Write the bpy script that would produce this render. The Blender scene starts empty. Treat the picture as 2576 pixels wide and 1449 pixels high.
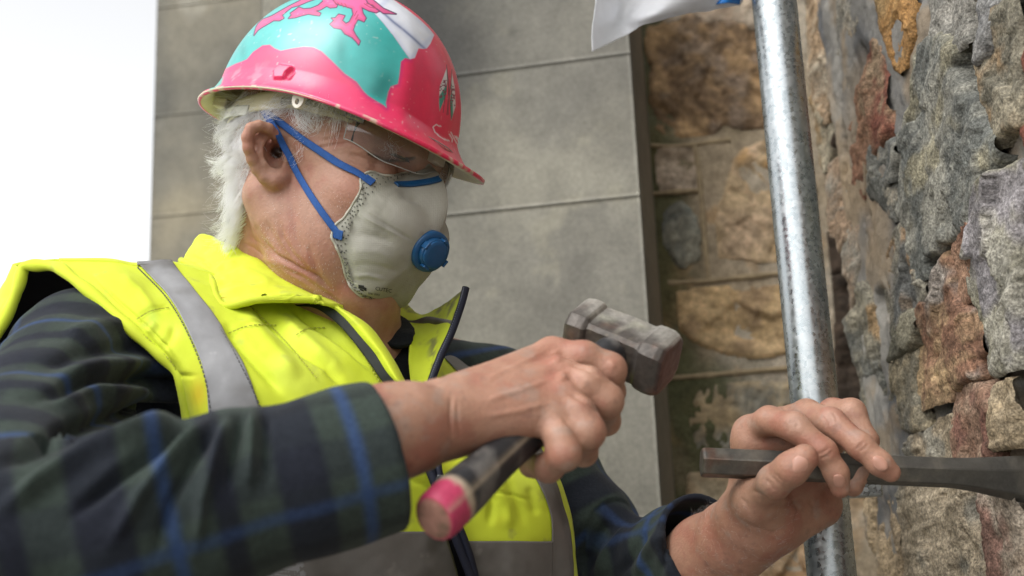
import bpy, math, random
import numpy as np
from mathutils import Matrix, Vector
from mathutils.bvhtree import BVHTree
random.seed(3); rng = np.random.default_rng(7)
scene = bpy.context.scene
COL = scene.collection

# ------------------------------------------------------------------ camera
PITCH, ROLL = 12.8, -2.4
cam_data = bpy.data.cameras.new('camera'); cam = bpy.data.objects.new('camera', cam_data); COL.objects.link(cam)
cam_data.lens = 40; cam_data.sensor_width = 36; cam_data.clip_start = 0.02; cam_data.clip_end = 3000
cam.matrix_world = Matrix.Translation((0, 0, 1.30)) @ Matrix.Rotation(math.radians(90 + PITCH), 4, 'X') @ Matrix.Rotation(math.radians(ROLL), 4, 'Z')
cam_data.dof.use_dof = True; cam_data.dof.focus_distance = 1.045; cam_data.dof.aperture_fstop = 4.5
scene.camera = cam

# ------------------------------------------------------------------ overcast daylight
SUN_EL, SUN_AZ = 48, 228           # azimuth clockwise from +Y seen from above
world = bpy.data.worlds.new('World'); scene.world = world; world.use_nodes = True
wn = world.node_tree.nodes; wl = world.node_tree.links
bg = wn['Background']
sky = wn.new('ShaderNodeTexSky'); sky.sky_type = 'NISHITA'; sky.sun_disc = False
sky.sun_elevation = math.radians(SUN_EL); sky.sun_rotation = math.radians(SUN_AZ); sky.dust_density = 2; sky.air_density = 1
hs = wn.new('ShaderNodeHueSaturation'); hs.inputs['Saturation'].default_value = 0.07
wl.new(sky.outputs[0], hs.inputs['Color']); wl.new(hs.outputs[0], bg.inputs[0]); bg.inputs[1].default_value = 0.15
sun_d = bpy.data.lights.new('sun', 'SUN'); sun_d.energy = 0.55; sun_d.angle = math.radians(35); sun_d.color = (1, .97, .92)
sun = bpy.data.objects.new('sun', sun_d); COL.objects.link(sun)
az, el = math.radians(SUN_AZ), math.radians(SUN_EL)
sdir = Vector((math.sin(az) * math.cos(el), math.cos(az) * math.cos(el), math.sin(el)))
sun.rotation_euler = sdir.to_track_quat('Z', 'Y').to_euler(); sun.location = sdir * 20
scene.view_settings.view_transform = 'Standard'; scene.view_settings.look = 'None'
scene.view_settings.exposure = 1.04; scene.view_settings.gamma = 1
scene.render.engine = 'CYCLES'; scene.cycles.use_denoising = True
scene.cycles.max_bounces = 8; scene.cycles.transparent_max_bounces = 12
try: scene.cycles.denoiser = 'OPENIMAGEDENOISE'
except Exception: pass

# ------------------------------------------------------------------ helpers
FP = 2862.2                        # focal length in pixels of a 2576-wide picture
CM = np.array(cam.matrix_world); CR, CT = CM[:3, :3], CM[:3, 3]
def toW(p): return np.asarray(p) @ CR.T + CT
def cp(px, py, d): return np.array([(px - 1288) / FP * d, (724.5 - py) / FP * d, -d])
def cps(lst): return np.array([cp(*a[:3]) for a in lst])
def proj(p):
    z = -p[..., 2]
    return np.stack([1288 + FP * p[..., 0] / z, 724.5 - FP * p[..., 1] / z], -1)
nrm = lambda v: np.asarray(v, float) / np.linalg.norm(v)
UP = CR.T @ np.array([0, 0, 1.0])

def _h(i, j, k, s):
    n = (i * 374761393 + j * 668265263 + k * 2147483647 + s * 974634791) & 0xffffffff
    n = ((n ^ (n >> 13)) * 1274126177) & 0xffffffff
    return ((n ^ (n >> 16)) & 0xffff) / 65535.0
def noise(P, s=0):
    P = np.asarray(P, float); I = np.floor(P).astype(np.int64); f = P - I; f = f * f * (3 - 2 * f)
    r = 0
    for a in (0, 1):
        for b in (0, 1):
            for c in (0, 1):
                w = (f[..., 0] if a else 1 - f[..., 0]) * (f[..., 1] if b else 1 - f[..., 1]) * (f[..., 2] if c else 1 - f[..., 2])
                r = r + w * _h(I[..., 0] + a, I[..., 1] + b, I[..., 2] + c, s)
    return r * 2 - 1
def fbm(P, sc, o=4, s=0, g=.5):
    r, a, t = 0, 1, 0
    for i in range(o):
        r = r + a * noise(np.asarray(P) * sc * 2 ** i + 17.3 * i, s + i); t += a; a *= g
    return r / t
def sstep(a, b, x):
    t = np.clip((x - a) / (b - a), 0, 1); return t * t * (3 - 2 * t)
def lerp(a, b, t): return a + (b - a) * t
def mixc(c, col, w): return c + (np.asarray(col) - c) * np.asarray(w)[..., None]
def segd(Q, pl):
    """distance of 2-D points to a polyline, and the parameter (in segments) of the nearest point"""
    pl = np.asarray(pl, float); best = np.full(len(Q), 1e9); tb = np.zeros(len(Q))
    for i in range(len(pl) - 1):
        a, b = pl[i], pl[i + 1]; ab = b - a; t = np.clip(((Q - a) @ ab) / max(ab @ ab, 1e-12), 0, 1)
        d = np.linalg.norm(Q - a - t[:, None] * ab, axis=1); m = d < best
        best[m] = d[m]; tb[m] = (i + t)[m]
    return best, tb
def polysd(Q, poly):
    """signed distance to a polygon, positive inside"""
    poly = np.asarray(poly, float); d, _ = segd(Q, np.vstack([poly, poly[:1]]))
    ins = np.zeros(len(Q), bool); n = len(poly)
    for i in range(n):
        a, b = poly[i], poly[(i + 1) % n]
        if a[1] == b[1]: continue
        c = (a[1] > Q[:, 1]) != (b[1] > Q[:, 1])
        x = (b[0] - a[0]) * (Q[:, 1] - a[1]) / (b[1] - a[1]) + a[0]
        ins ^= c & (Q[:, 0] < x)
    return np.where(ins, d, -d)
def crom(P, n):
    """Catmull-Rom through rows of P (k, ...), n samples"""
    P = np.asarray(P, float); k = len(P); t = np.linspace(0, k - 1, n); i = np.minimum(t.astype(int), k - 2); f = (t - i)
    E = np.concatenate([[2 * P[0] - P[1]], P, [2 * P[-1] - P[-2]]])
    f = f.reshape((-1,) + (1,) * (P.ndim - 1))
    a, b, c, d = E[i], E[i + 1], E[i + 2], E[i + 3]
    return .5 * (2 * b + (c - a) * f + (2 * a - 5 * b + 4 * c - d) * f ** 2 + (3 * b - a - 3 * c + d) * f ** 3)

def place(o, parent):
    COL.objects.link(o)
    if parent is not None: o.parent = parent
    return o
def off(parent):
    r = np.zeros(3)
    while parent is not None: r += np.array(parent.location); parent = parent.parent
    return r
def tag(o, label=None, cat=None, group=None, kind=None):
    for k, v in (('label', label), ('category', cat), ('group', group), ('kind', kind)):
        if v: o[k] = v
    return o
def empty(name, base_cam, label=None, cat=None, group=None, parent=None):
    e = bpy.data.objects.new(name, None); e.empty_display_size = .05
    e.location = Vector(toW(base_cam) - off(parent)); place(e, parent); return tag(e, label, cat, group)
def mesh(name, V, Fc, mat, parent=None, col=None, smooth=True, space='cam'):
    V = np.asarray(V, float); W = (toW(V) if space == 'cam' else V) - off(parent)
    me = bpy.data.meshes.new(name)
    if isinstance(Fc, np.ndarray) and Fc.ndim == 2:
        n, k = Fc.shape
        me.vertices.add(len(W)); me.vertices.foreach_set('co', W.astype(np.float32).ravel())
        me.loops.add(n * k); me.loops.foreach_set('vertex_index', Fc.astype(np.int32).ravel())
        me.polygons.add(n); me.polygons.foreach_set('loop_start', np.arange(0, n * k, k, dtype=np.int32))
        me.update(calc_edges=True); me.validate()
    else:
        me.from_pydata(W.tolist(), [], [list(map(int, f)) for f in Fc])
    if smooth and len(me.polygons): me.polygons.foreach_set('use_smooth', np.ones(len(me.polygons), bool))
    if col is not None:
        c = np.ones((len(W), 4), np.float32); c[:, :3] = col
        at = me.color_attributes.new('Col', 'FLOAT_COLOR', 'POINT'); at.data.foreach_set('color', c.ravel())
    for m in (mat if isinstance(mat, (list, tuple)) else [mat]): me.materials.append(m)
    return place(bpy.data.objects.new(name, me), parent)
def gridf(r, c, cr=False, cc=False):
    I = np.arange(r * c).reshape(r, c)
    if cr: I = np.vstack([I, I[:1]])
    if cc: I = np.hstack([I, I[:, :1]])
    return np.stack([I[:-1, :-1], I[:-1, 1:], I[1:, 1:], I[1:, :-1]], -1).reshape(-1, 4)
def solid(o, t, offset=-1, mo=0):
    m = o.modifiers.new('s', 'SOLIDIFY'); m.thickness = t; m.offset = offset; m.material_offset = mo; m.material_offset_rim = 0; return o
def bevel(o, w, seg=2):
    m = o.modifiers.new('b', 'BEVEL'); m.width = w; m.segments = seg; m.limit_method = 'ANGLE'; m.harden_normals = False; return o
def normals(V, Fq):
    a, b, c, d = (V[Fq[:, i]] for i in range(4)); n = np.cross(c - a, d - b); N = np.zeros_like(V)
    for i in range(4): np.add.at(N, Fq[:, i], n)
    return N / np.maximum(np.linalg.norm(N, axis=1, keepdims=True), 1e-12)
def patchpts(ctrl, nu, nv, u0=0, u1=1, v0=0, v1=1):
    """bicubic surface through a net of (px, py, depth)"""
    A = np.array([[cp(*c) for c in row] for row in ctrl])
    ru, rv = 400, 400
    G = crom(A, ru); G = crom(np.swapaxes(G, 0, 1), rv); G = np.swapaxes(G, 0, 1)
    ui = np.linspace(u0, u1, nu) * (ru - 1); vi = np.linspace(v0, v1, nv) * (rv - 1)
    def samp(B, idx):
        i = np.minimum(idx.astype(int), B.shape[0] - 2); f = (idx - i)[:, None, None]; return B[i] * (1 - f) + B[i + 1] * f
    G = samp(G, ui); G = np.swapaxes(samp(np.swapaxes(G, 0, 1), vi), 0, 1)
    return G
def facecam(V, Fq):
    """flip faces so that they look at the camera on average"""
    a, b, c, d = (V[Fq[:, i]] for i in range(4)); n = np.cross(c - a, d - b); ctr = (a + c) / 2
    return Fq[:, ::-1].copy() if (n * ctr).sum() > 0 else Fq
def frames(P):
    T = np.gradient(P, axis=0); T /= np.linalg.norm(T, axis=1, keepdims=True)
    ref = np.array([0, 1, .3]); N = np.cross(T, ref); N /= np.maximum(np.linalg.norm(N, axis=1, keepdims=True), 1e-9)
    return T, N, np.cross(T, N)
def tube(P, r, seg=10, cap=True):
    P = np.asarray(P, float); n = len(P); r = np.broadcast_to(np.asarray(r, float), (n,)); T, N, B = frames(P)
    a = np.linspace(0, 2 * np.pi, seg, endpoint=False)
    V = P[:, None] + (np.cos(a)[None, :, None] * N[:, None] + np.sin(a)[None, :, None] * B[:, None]) * r[:, None, None]
    Fq = gridf(n, seg, cc=True); V = V.reshape(-1, 3)
    Fl = [tuple(f) for f in Fq]
    if cap: Fl += [tuple(range(seg)), tuple(range((n - 1) * seg, n * seg))[::-1]]
    return V, Fl
def box(c, ax, half):
    V = np.array([c + ax[0] * half[0] * i + ax[1] * half[1] * j + ax[2] * half[2] * k for i in (-1, 1) for j in (-1, 1) for k in (-1, 1)])
    return V, [(0, 1, 3, 2), (4, 6, 7, 5), (0, 4, 5, 1), (2, 3, 7, 6), (0, 2, 6, 4), (1, 5, 7, 3)]
def loft(secs, cap=True):
    S = np.array(secs); n, k = S.shape[:2]; Fl = [tuple(f) for f in gridf(n, k, cc=True)]
    if cap: Fl += [tuple(range(k)), tuple(range((n - 1) * k, n * k))[::-1]]
    return S.reshape(-1, 3), Fl

# ------------------------------------------------------------------ materials
def mat(name, col=(.5, .5, .5), attr=False, rough=.6, metal=0., var=.15, vs=30., bump=.15, bs=250., bd=.002, sss=0., spec=.4, var2=0., vs2=200., coat=0., sheen=0., trans=0., alpha=None, rvar=0., nr=.25):
    m = bpy.data.materials.new(name); m.use_nodes = True; nt = m.node_tree; N, L = nt.nodes, nt.links
    b = N['Principled BSDF']; tc = N.new('ShaderNodeTexCoord')
    if attr: a = N.new('ShaderNodeAttribute'); a.attribute_name = 'Col'; src = a.outputs['Color']
    else: a = N.new('ShaderNodeRGB'); a.outputs[0].default_value = (*col, 1); src = a.outputs[0]
    for v, s in ((var, vs), (var2, vs2)):
        if v:
            n = N.new('ShaderNodeTexNoise'); n.inputs['Scale'].default_value = s; n.inputs['Detail'].default_value = 5; n.inputs['Roughness'].default_value = .62
            L.new(tc.outputs['Object'], n.inputs['Vector'])
            r = N.new('ShaderNodeMapRange'); r.inputs[1].default_value = .5 - nr; r.inputs[2].default_value = .5 + nr; r.inputs[3].default_value = 1 - v; r.inputs[4].default_value = 1 + v
            L.new(n.outputs[0], r.inputs[0])
            x = N.new('ShaderNodeVectorMath'); x.operation = 'SCALE'; L.new(src, x.inputs[0]); L.new(r.outputs[0], x.inputs['Scale']); src = x.outputs[0]
    L.new(src, b.inputs['Base Color'])
    b.inputs['Roughness'].default_value = rough; b.inputs['Metallic'].default_value = metal
    b.inputs['Specular IOR Level'].default_value = spec
    if rvar:
        n = N.new('ShaderNodeTexNoise'); n.inputs['Scale'].default_value = vs * 2.3; n.inputs['Detail'].default_value = 4; L.new(tc.outputs['Object'], n.inputs['Vector'])
        r = N.new('ShaderNodeMapRange'); r.inputs[3].default_value = rough - rvar; r.inputs[4].default_value = rough + rvar; L.new(n.outputs[0], r.inputs[0]); L.new(r.outputs[0], b.inputs['Roughness'])
    if bump:
        n = N.new('ShaderNodeTexNoise'); n.inputs['Scale'].default_value = bs; n.inputs['Detail'].default_value = 4; L.new(tc.outputs['Object'], n.inputs['Vector'])
        u = N.new('ShaderNodeBump'); u.inputs['Strength'].default_value = bump; u.inputs['Distance'].default_value = bd
        L.new(n.outputs[0], u.inputs['Height']); L.new(u.outputs[0], b.inputs['Normal'])
    if sss:
        b.inputs['Subsurface Weight'].default_value = sss; b.inputs['Subsurface Radius'].default_value = (1, .35, .2); b.inputs['Subsurface Scale'].default_value = .006
    if coat: b.inputs['Coat Weight'].default_value = coat; b.inputs['Coat Roughness'].default_value = .2
    if sheen: b.inputs['Sheen Weight'].default_value = sheen; b.inputs['Sheen Roughness'].default_value = .4
    if trans: b.inputs['Transmission Weight'].default_value = trans
    if alpha is not None: b.inputs['Alpha'].default_value = alpha
    return m
def clear_mat(name, tint=(.97, .97, .97), gloss=.12, haze=.03):
    """thin clear plastic: mostly transparent, Fresnel reflection, a little haze"""
    m = bpy.data.materials.new(name); m.use_nodes = True; nt = m.node_tree; N, L = nt.nodes, nt.links
    out = N['Material Output']; N.remove(N['Principled BSDF'])
    t = N.new('ShaderNodeBsdfTransparent'); t.inputs[0].default_value = (*tint, 1)
    g = N.new('ShaderNodeBsdfGlossy'); g.inputs['Roughness'].default_value = .04
    d = N.new('ShaderNodeBsdfDiffuse'); d.inputs[0].default_value = (.7, .72, .7, 1)
    fr = N.new('ShaderNodeFresnel'); fr.inputs[0].default_value = 1.5
    ma = N.new('ShaderNodeMath'); ma.operation = 'MULTIPLY_ADD'; ma.inputs[1].default_value = .9; ma.inputs[2].default_value = gloss * .1; L.new(fr.outputs[0], ma.inputs[0])
    x = N.new('ShaderNodeMixShader'); L.new(ma.outputs[0], x.inputs[0]); L.new(t.outputs[0], x.inputs[1]); L.new(g.outputs[0], x.inputs[2])
    y = N.new('ShaderNodeMixShader'); y.inputs[0].default_value = haze; L.new(x.outputs[0], y.inputs[1]); L.new(d.outputs[0], y.inputs[2])
    L.new(y.outputs[0], out.inputs[0]); return m

# ------------------------------------------------------------------ implicit surfaces (smooth unions, surface nets)
class Cap:                                            # tapered capsule, optionally flattened along an axis
    def __init__(s, a, b, ra, rb, flat=None, fs=1.):
        s.a, s.b, s.ra, s.rb = np.asarray(a, float), np.asarray(b, float), ra, rb; s.flat = None if flat is None else nrm(flat); s.fs = fs
        s.c = (s.a + s.b) / 2; s.R = np.linalg.norm(s.b - s.a) / 2 + max(ra, rb) * max(1, fs, 1 / fs)
    def __call__(s, P):
        a, ab = s.a.astype(P.dtype), (s.b - s.a).astype(P.dtype); q = P - a; t = np.clip((q @ ab) / max(float(ab @ ab), 1e-12), 0, 1).astype(P.dtype)
        q -= t[..., None] * ab
        if s.flat is not None:
            e = q @ s.flat; q = q + (e * (1 / s.fs - 1))[..., None] * s.flat
        return np.sqrt(np.einsum('...i,...i->...', q, q)) - (s.ra + (s.rb - s.ra) * t)
class Ell:
    def __init__(s, c, ax, r):
        s.c = np.asarray(c, float); s.ax = np.asarray(ax, float); s.r = np.asarray(r, float); s.R = s.r.max()
    def __call__(s, P):
        q = (P - s.c) @ s.ax.T; k0 = np.sqrt(((q / s.r) ** 2).sum(-1)); k1 = np.sqrt(((q / s.r ** 2) ** 2).sum(-1))
        return k0 * (k0 - 1) / np.maximum(k1, 1e-9)
class Half:                                           # everything beyond a plane, near a point
    def __init__(s, c, n, R): s.c, s.n, s.R = np.asarray(c, float), nrm(n), R
    def __call__(s, P): return -((P - s.c) @ s.n)
class Grp:
    def __init__(s, items, k):
        s.it, s.k = items, k; C = np.array([i.c for i in items]); s.c = C.mean(0); s.R = max(np.linalg.norm(i.c - s.c) + i.R for i in items)
    def __call__(s, P):
        d = s.it[0](P)
        for i in s.it[1:]: d = smin(d, i(P), s.k)
        return d
def smin(a, b, k):
    if k <= 0: return np.minimum(a, b)
    h = np.maximum(k - np.abs(a - b), 0) / k; return np.minimum(a, b) - h * h * k * .25
def chain(pts, rs, k=.004, **kw):
    return Grp([Cap(pts[i], pts[i + 1], rs[i], rs[i + 1], **kw) for i in range(len(pts) - 1)], k)
def sdf_eval(ops, P, ctr, rad):
    """P (n, m, 3) blocks of points with centres ctr, radius rad"""
    D = np.full(P.shape[:2], 1.0, np.float32)
    for mode, f, k in ops:
        m = np.linalg.norm(ctr - f.c, axis=1) < f.R + rad + k + .02
        if not m.any(): continue
        v = f(P[m]).astype(np.float32)
        D[m] = smin(D[m], v, k) if mode == 'u' else -smin(-D[m], v, k)
    return D
def sdf_mesh(ops, h):
    lo = np.min([f.c - f.R for m, f, k in ops if m == 'u'], 0) - 4 * h; hi = np.max([f.c + f.R for m, f, k in ops if m == 'u'], 0) + 4 * h
    B = 8; nb = np.ceil((hi - lo) / (h * B)).astype(int)
    I = np.stack(np.meshgrid(*[np.arange(n) for n in nb], indexing='ij'), -1).reshape(-1, 3)
    ctr = lo + (I + .5) * h * B; hd = h * B * .87
    D = np.concatenate([sdf_eval(ops, ctr[i:i + 60000, None], ctr[i:i + 60000], 0.)[:, 0] for i in range(0, len(ctr), 60000)])
    # the centre test drops primitives far away, which leaves 1.0 there: those blocks are empty
    keep = np.abs(D) < hd * 1.8 + .006
    I, ctr = I[keep], ctr[keep]
    g = np.stack(np.meshgrid(*[np.arange(B + 1)] * 3, indexing='ij'), -1).reshape(-1, 3)
    vals = []
    for i in range(0, len(I), 1500):
        P = (lo + (I[i:i + 1500, None] * B + g) * h).astype(np.float32)
        vals.append(sdf_eval(ops, P, ctr[i:i + 1500], hd))
    D = np.concatenate(vals).reshape(-1, B + 1, B + 1, B + 1)
    NX, NY, NZ = nb * B + 2
    def gid(i, j, k): return ((i + 1).astype(np.int64) * (NY + 2) + (j + 1)) * (NZ + 2) + (k + 1)
    # active cells
    s = D < 0; c = s[:, :-1, :-1, :-1].astype(np.int8)
    tot = sum(s[:, a:B + a, b:B + b, e:B + e].astype(np.int8) for a in (0, 1) for b in (0, 1) for e in (0, 1))
    act = np.argwhere((tot > 0) & (tot < 8)); bi = act[:, 0]; ijk = act[:, 1:]
    corner = {(a, b, e): D[bi, ijk[:, 0] + a, ijk[:, 1] + b, ijk[:, 2] + e] for a in (0, 1) for b in (0, 1) for e in (0, 1)}
    S = np.zeros((len(act), 3)); n = np.zeros(len(act))
    for ax in range(3):
        for p in (0, 1):
            for q in (0, 1):
                a = [p, q]; a.insert(ax, 0); b = [p, q]; b.insert(ax, 1)
                da, db = corner[tuple(a)], corner[tuple(b)]; m = (da < 0) != (db < 0)
                t = da[m] / (da[m] - db[m]); pt = np.tile(np.array(a, float), (m.sum(), 1)); pt[:, ax] = t
                S[m] += pt; n[m] += 1
    G = I[bi] * B + ijk
    V = lo + (G + S / n[:, None]) * h
    ids = gid(G[:, 0], G[:, 1], G[:, 2]); order = np.argsort(ids); sid = ids[order]
    def look(i, j, k):
        q = gid(i, j, k); p = np.minimum(np.searchsorted(sid, q), len(sid) - 1); return np.where(sid[p] == q, order[p], -1)
    Fs = []
    for ax in range(3):
        sl0 = [slice(None), slice(0, B), slice(0, B), slice(0, B)]; sl1 = list(sl0); sl1[ax + 1] = slice(1, B + 1)
        a, b = s[tuple(sl0)], s[tuple(sl1)]; e = np.argwhere(a != b); inside = a[tuple(e.T)]
        Gc = I[e[:, 0]] * B + e[:, 1:]; o1, o2 = [(1, 2), (2, 0), (0, 1)][ax]
        quad = []
        for (x, y) in ((-1, -1), (0, -1), (0, 0), (-1, 0)):
            q = Gc.copy(); q[:, o1] += x; q[:, o2] += y; quad.append(look(q[:, 0], q[:, 1], q[:, 2]))
        q = np.stack(quad, -1); q[~inside] = q[~inside][:, ::-1]; Fs.append(q[(q >= 0).all(1)])
    return V, np.concatenate(Fs)
def crease(V, N, lines, zr=(0, 9), facing=.05):
    """press grooves (negative) or raise ridges (positive) along pixel polylines: (poly, width px, height mm)"""
    q = proj(V); dep = -V[:, 2]; ok = (dep > zr[0]) & (dep < zr[1]) & ((N * V).sum(1) < -facing * np.linalg.norm(V, axis=1))
    D = np.zeros(len(V))
    for pl, w, a in lines:
        pl = np.asarray(pl, float); lo, hi = pl.min(0) - 3 * w, pl.max(0) + 3 * w
        m = np.where(ok & (q[:, 0] > lo[0]) & (q[:, 0] < hi[0]) & (q[:, 1] > lo[1]) & (q[:, 1] < hi[1]))[0]
        if not len(m): continue
        d, t = segd(q[m], pl); n = len(pl) - 1; fade = sstep(0, .25 * n, t) * sstep(0, .25 * n, n - t) * .9 + .1
        D[m] += a * .001 * np.exp(-(d / w) ** 2) * fade
    return V + N * D[:, None]

# ================================================================== setting
EX, EY = CR.T @ np.array([1., 0, 0]), CR.T @ np.array([0, 1., 0])
def plane(px, py, d, yaw):
    t = math.radians(yaw); A = math.cos(t) * EX - math.sin(t) * EY; N = -(math.sin(t) * EX + math.cos(t) * EY)
    return cp(px, py, d), A, UP, N
def hit(px, py, pl):
    O, A, V, N = pl; r = cp(px, py, 1.); p = r * ((O @ N) / (r @ N)) - O; return np.array([p @ A, p @ V])
def at(pl, s, v, h):
    O, A, V, N = pl; return O + np.multiply.outer(s, A) + np.multiply.outer(v, V) + np.multiply.outer(h, N)

m_ground = mat('ground_gravel', (.16, .15, .13), var=.4, vs=6, bump=.6, bs=60, bd=.02, rough=.9)
m_ash = mat('ashlar_stone', (.2, .2, .18), attr=True, var=.16, vs=28, var2=.16, vs2=150, bump=.35, bs=260, bd=.0015, rough=.85, spec=.25)
m_dmort = mat('dark_joint_mortar', (.10, .095, .08), var=.3, vs=40, rough=.95)
m_stone = mat('rubble_stone', attr=True, nr=.16, var=.36, vs=150, var2=.5, vs2=420, bump=.55, bs=320, bd=.004, rough=.85, spec=.3)
m_bstone = mat('weathered_stone', attr=True, var=.4, vs=60, var2=.3, vs2=260, bump=.5, bs=180, bd=.004, rough=.88, spec=.25)
m_mort = mat('grey_mortar', attr=True, var=.16, vs=45, var2=.16, vs2=600, bump=.45, bs=420, bd=.0022, rough=.92, spec=.2)

g = mesh('ground', np.array([[-600, -600, 0], [600, -600, 0], [600, 600, 0], [-600, 600, 0.]]), [(0, 1, 2, 3)], m_ground, space='w'); tag(g, kind='structure')

def ashlar(name, label, pl, s0, s1, vs, depth, colf, edge=.004, gap=.0006):
    root = empty(name, at(pl, (s0 + s1) / 2, vs[0], -depth / 2), label, 'wall')
    O, A, V, N = pl
    # recessed core that shows as the joints
    c = at(pl, (s0 + s1) / 2, (vs[0] + vs[-1]) / 2, -depth / 2 - .0025)
    mesh('mortar_core', *box(c, (A, V, N), ((s1 - s0) / 2 - .004, (vs[-1] - vs[0]) / 2, depth / 2)), m_dmort, root, smooth=False)
    for i in range(len(vs) - 1):
        a, b = vs[i] + gap, vs[i + 1] - gap
        ns, nv = max(int((s1 - s0) / .006), 8), max(int((b - a) / .006), 6)
        S, Vv = np.meshgrid(np.linspace(s0, s1, ns), np.linspace(a, b, nv), indexing='ij')
        e = np.minimum(np.minimum(S - s0, s1 - S), np.minimum(Vv - a, b - Vv))
        P3 = np.stack([S, Vv, S * 0 + i * .02], -1)
        h = fbm(P3, 3, 4, 5) * .0022 - .0008 * (e < .001)
        pts = at(pl, S, Vv, h)
        col = colf(P3, i).reshape(-1, 3)
        Fq = gridf(ns, nv)
        # sides: extrude the border back
        ring = np.concatenate([np.arange(ns) * nv, (ns - 1) * nv + np.arange(1, nv), (np.arange(ns - 2, -1, -1)) * nv + nv - 1, np.arange(nv - 2, 0, -1)])
        Vt = pts.reshape(-1, 3); n0 = len(Vt); back = Vt[ring] - N * depth
        k = len(ring); side = np.stack([ring, n0 + np.arange(k), n0 + (np.arange(k) + 1) % k, np.roll(ring, -1)], -1)
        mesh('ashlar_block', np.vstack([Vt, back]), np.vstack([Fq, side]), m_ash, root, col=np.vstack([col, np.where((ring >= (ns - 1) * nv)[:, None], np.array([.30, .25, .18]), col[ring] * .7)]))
    return root
def vlist(pl, x, ys): return [hit(x, y, pl)[1] for y in ys]

PIER = plane(1625, 724, 1.55, 12)
def pier_col(P, i):
    n = fbm(P, 5, 5, 21); n2 = fbm(P, 22, 4, 33); n3 = fbm(P * np.array([1, .35, 1]), 9, 4, 3)
    c = np.full(P.shape, 1.) * np.array([.222, .212, .18])
    c = mixc(c, (.29, .275, .225), sstep(.0, .5, n)); c = mixc(c, (.145, .138, .12), sstep(.1, .6, -n) * .45)
    c = mixc(c, (.10, .096, .088), sstep(.15, .45, n3) * .3); c = mixc(c, (.33, .31, .24), sstep(.25, .5, n2) * .45)
    # soot under the top of the pier's left side, with its own ragged shape
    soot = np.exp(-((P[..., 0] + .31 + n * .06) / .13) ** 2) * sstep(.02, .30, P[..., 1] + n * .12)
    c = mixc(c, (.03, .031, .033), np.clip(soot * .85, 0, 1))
    pits = sstep(.80, .9, noise(P * 120, 9)) * sstep(0, .3, n2); c = mixc(c, (.06, .06, .055), pits * .5)
    return c
s_l = hit(655, 60, PIER)[0]
vs = vlist(PIER, 1400, [1900, 1315, 885, 513, 157, -200, -560]); vs = [vs[0] - .9] + vs
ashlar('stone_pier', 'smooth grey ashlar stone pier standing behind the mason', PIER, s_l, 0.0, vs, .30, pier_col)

REAR = plane(380, 500, 2.45, 9)
def rear_col(P, i):
    n = fbm(P, 4, 5, 41); n2 = fbm(P, 14, 4, 43)
    c = np.full(P.shape, 1.) * np.array([.225, .208, .165])
    c = mixc(c, (.30, .265, .19), sstep(0, .5, n)); c = mixc(c, (.14, .135, .115), sstep(.05, .5, -n)); c = mixc(c, (.42, .40, .34), sstep(.3, .55, n2) * .4)
    return mixc(c, (.12, .12, .11), sstep(.05, .0, P[..., 0] + n2 * .02) * .4)
vs = vlist(REAR, 450, [1700, 1400, 1090, 805, 540, 287, 14, -260, -560]); vs = [vs[0] - .7] + vs
ashlar('rear_stone_wall', 'tan ashlar stone wall set back at the left against the white sky', REAR, 0.0, 1.15, vs, .35, rear_col)

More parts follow.
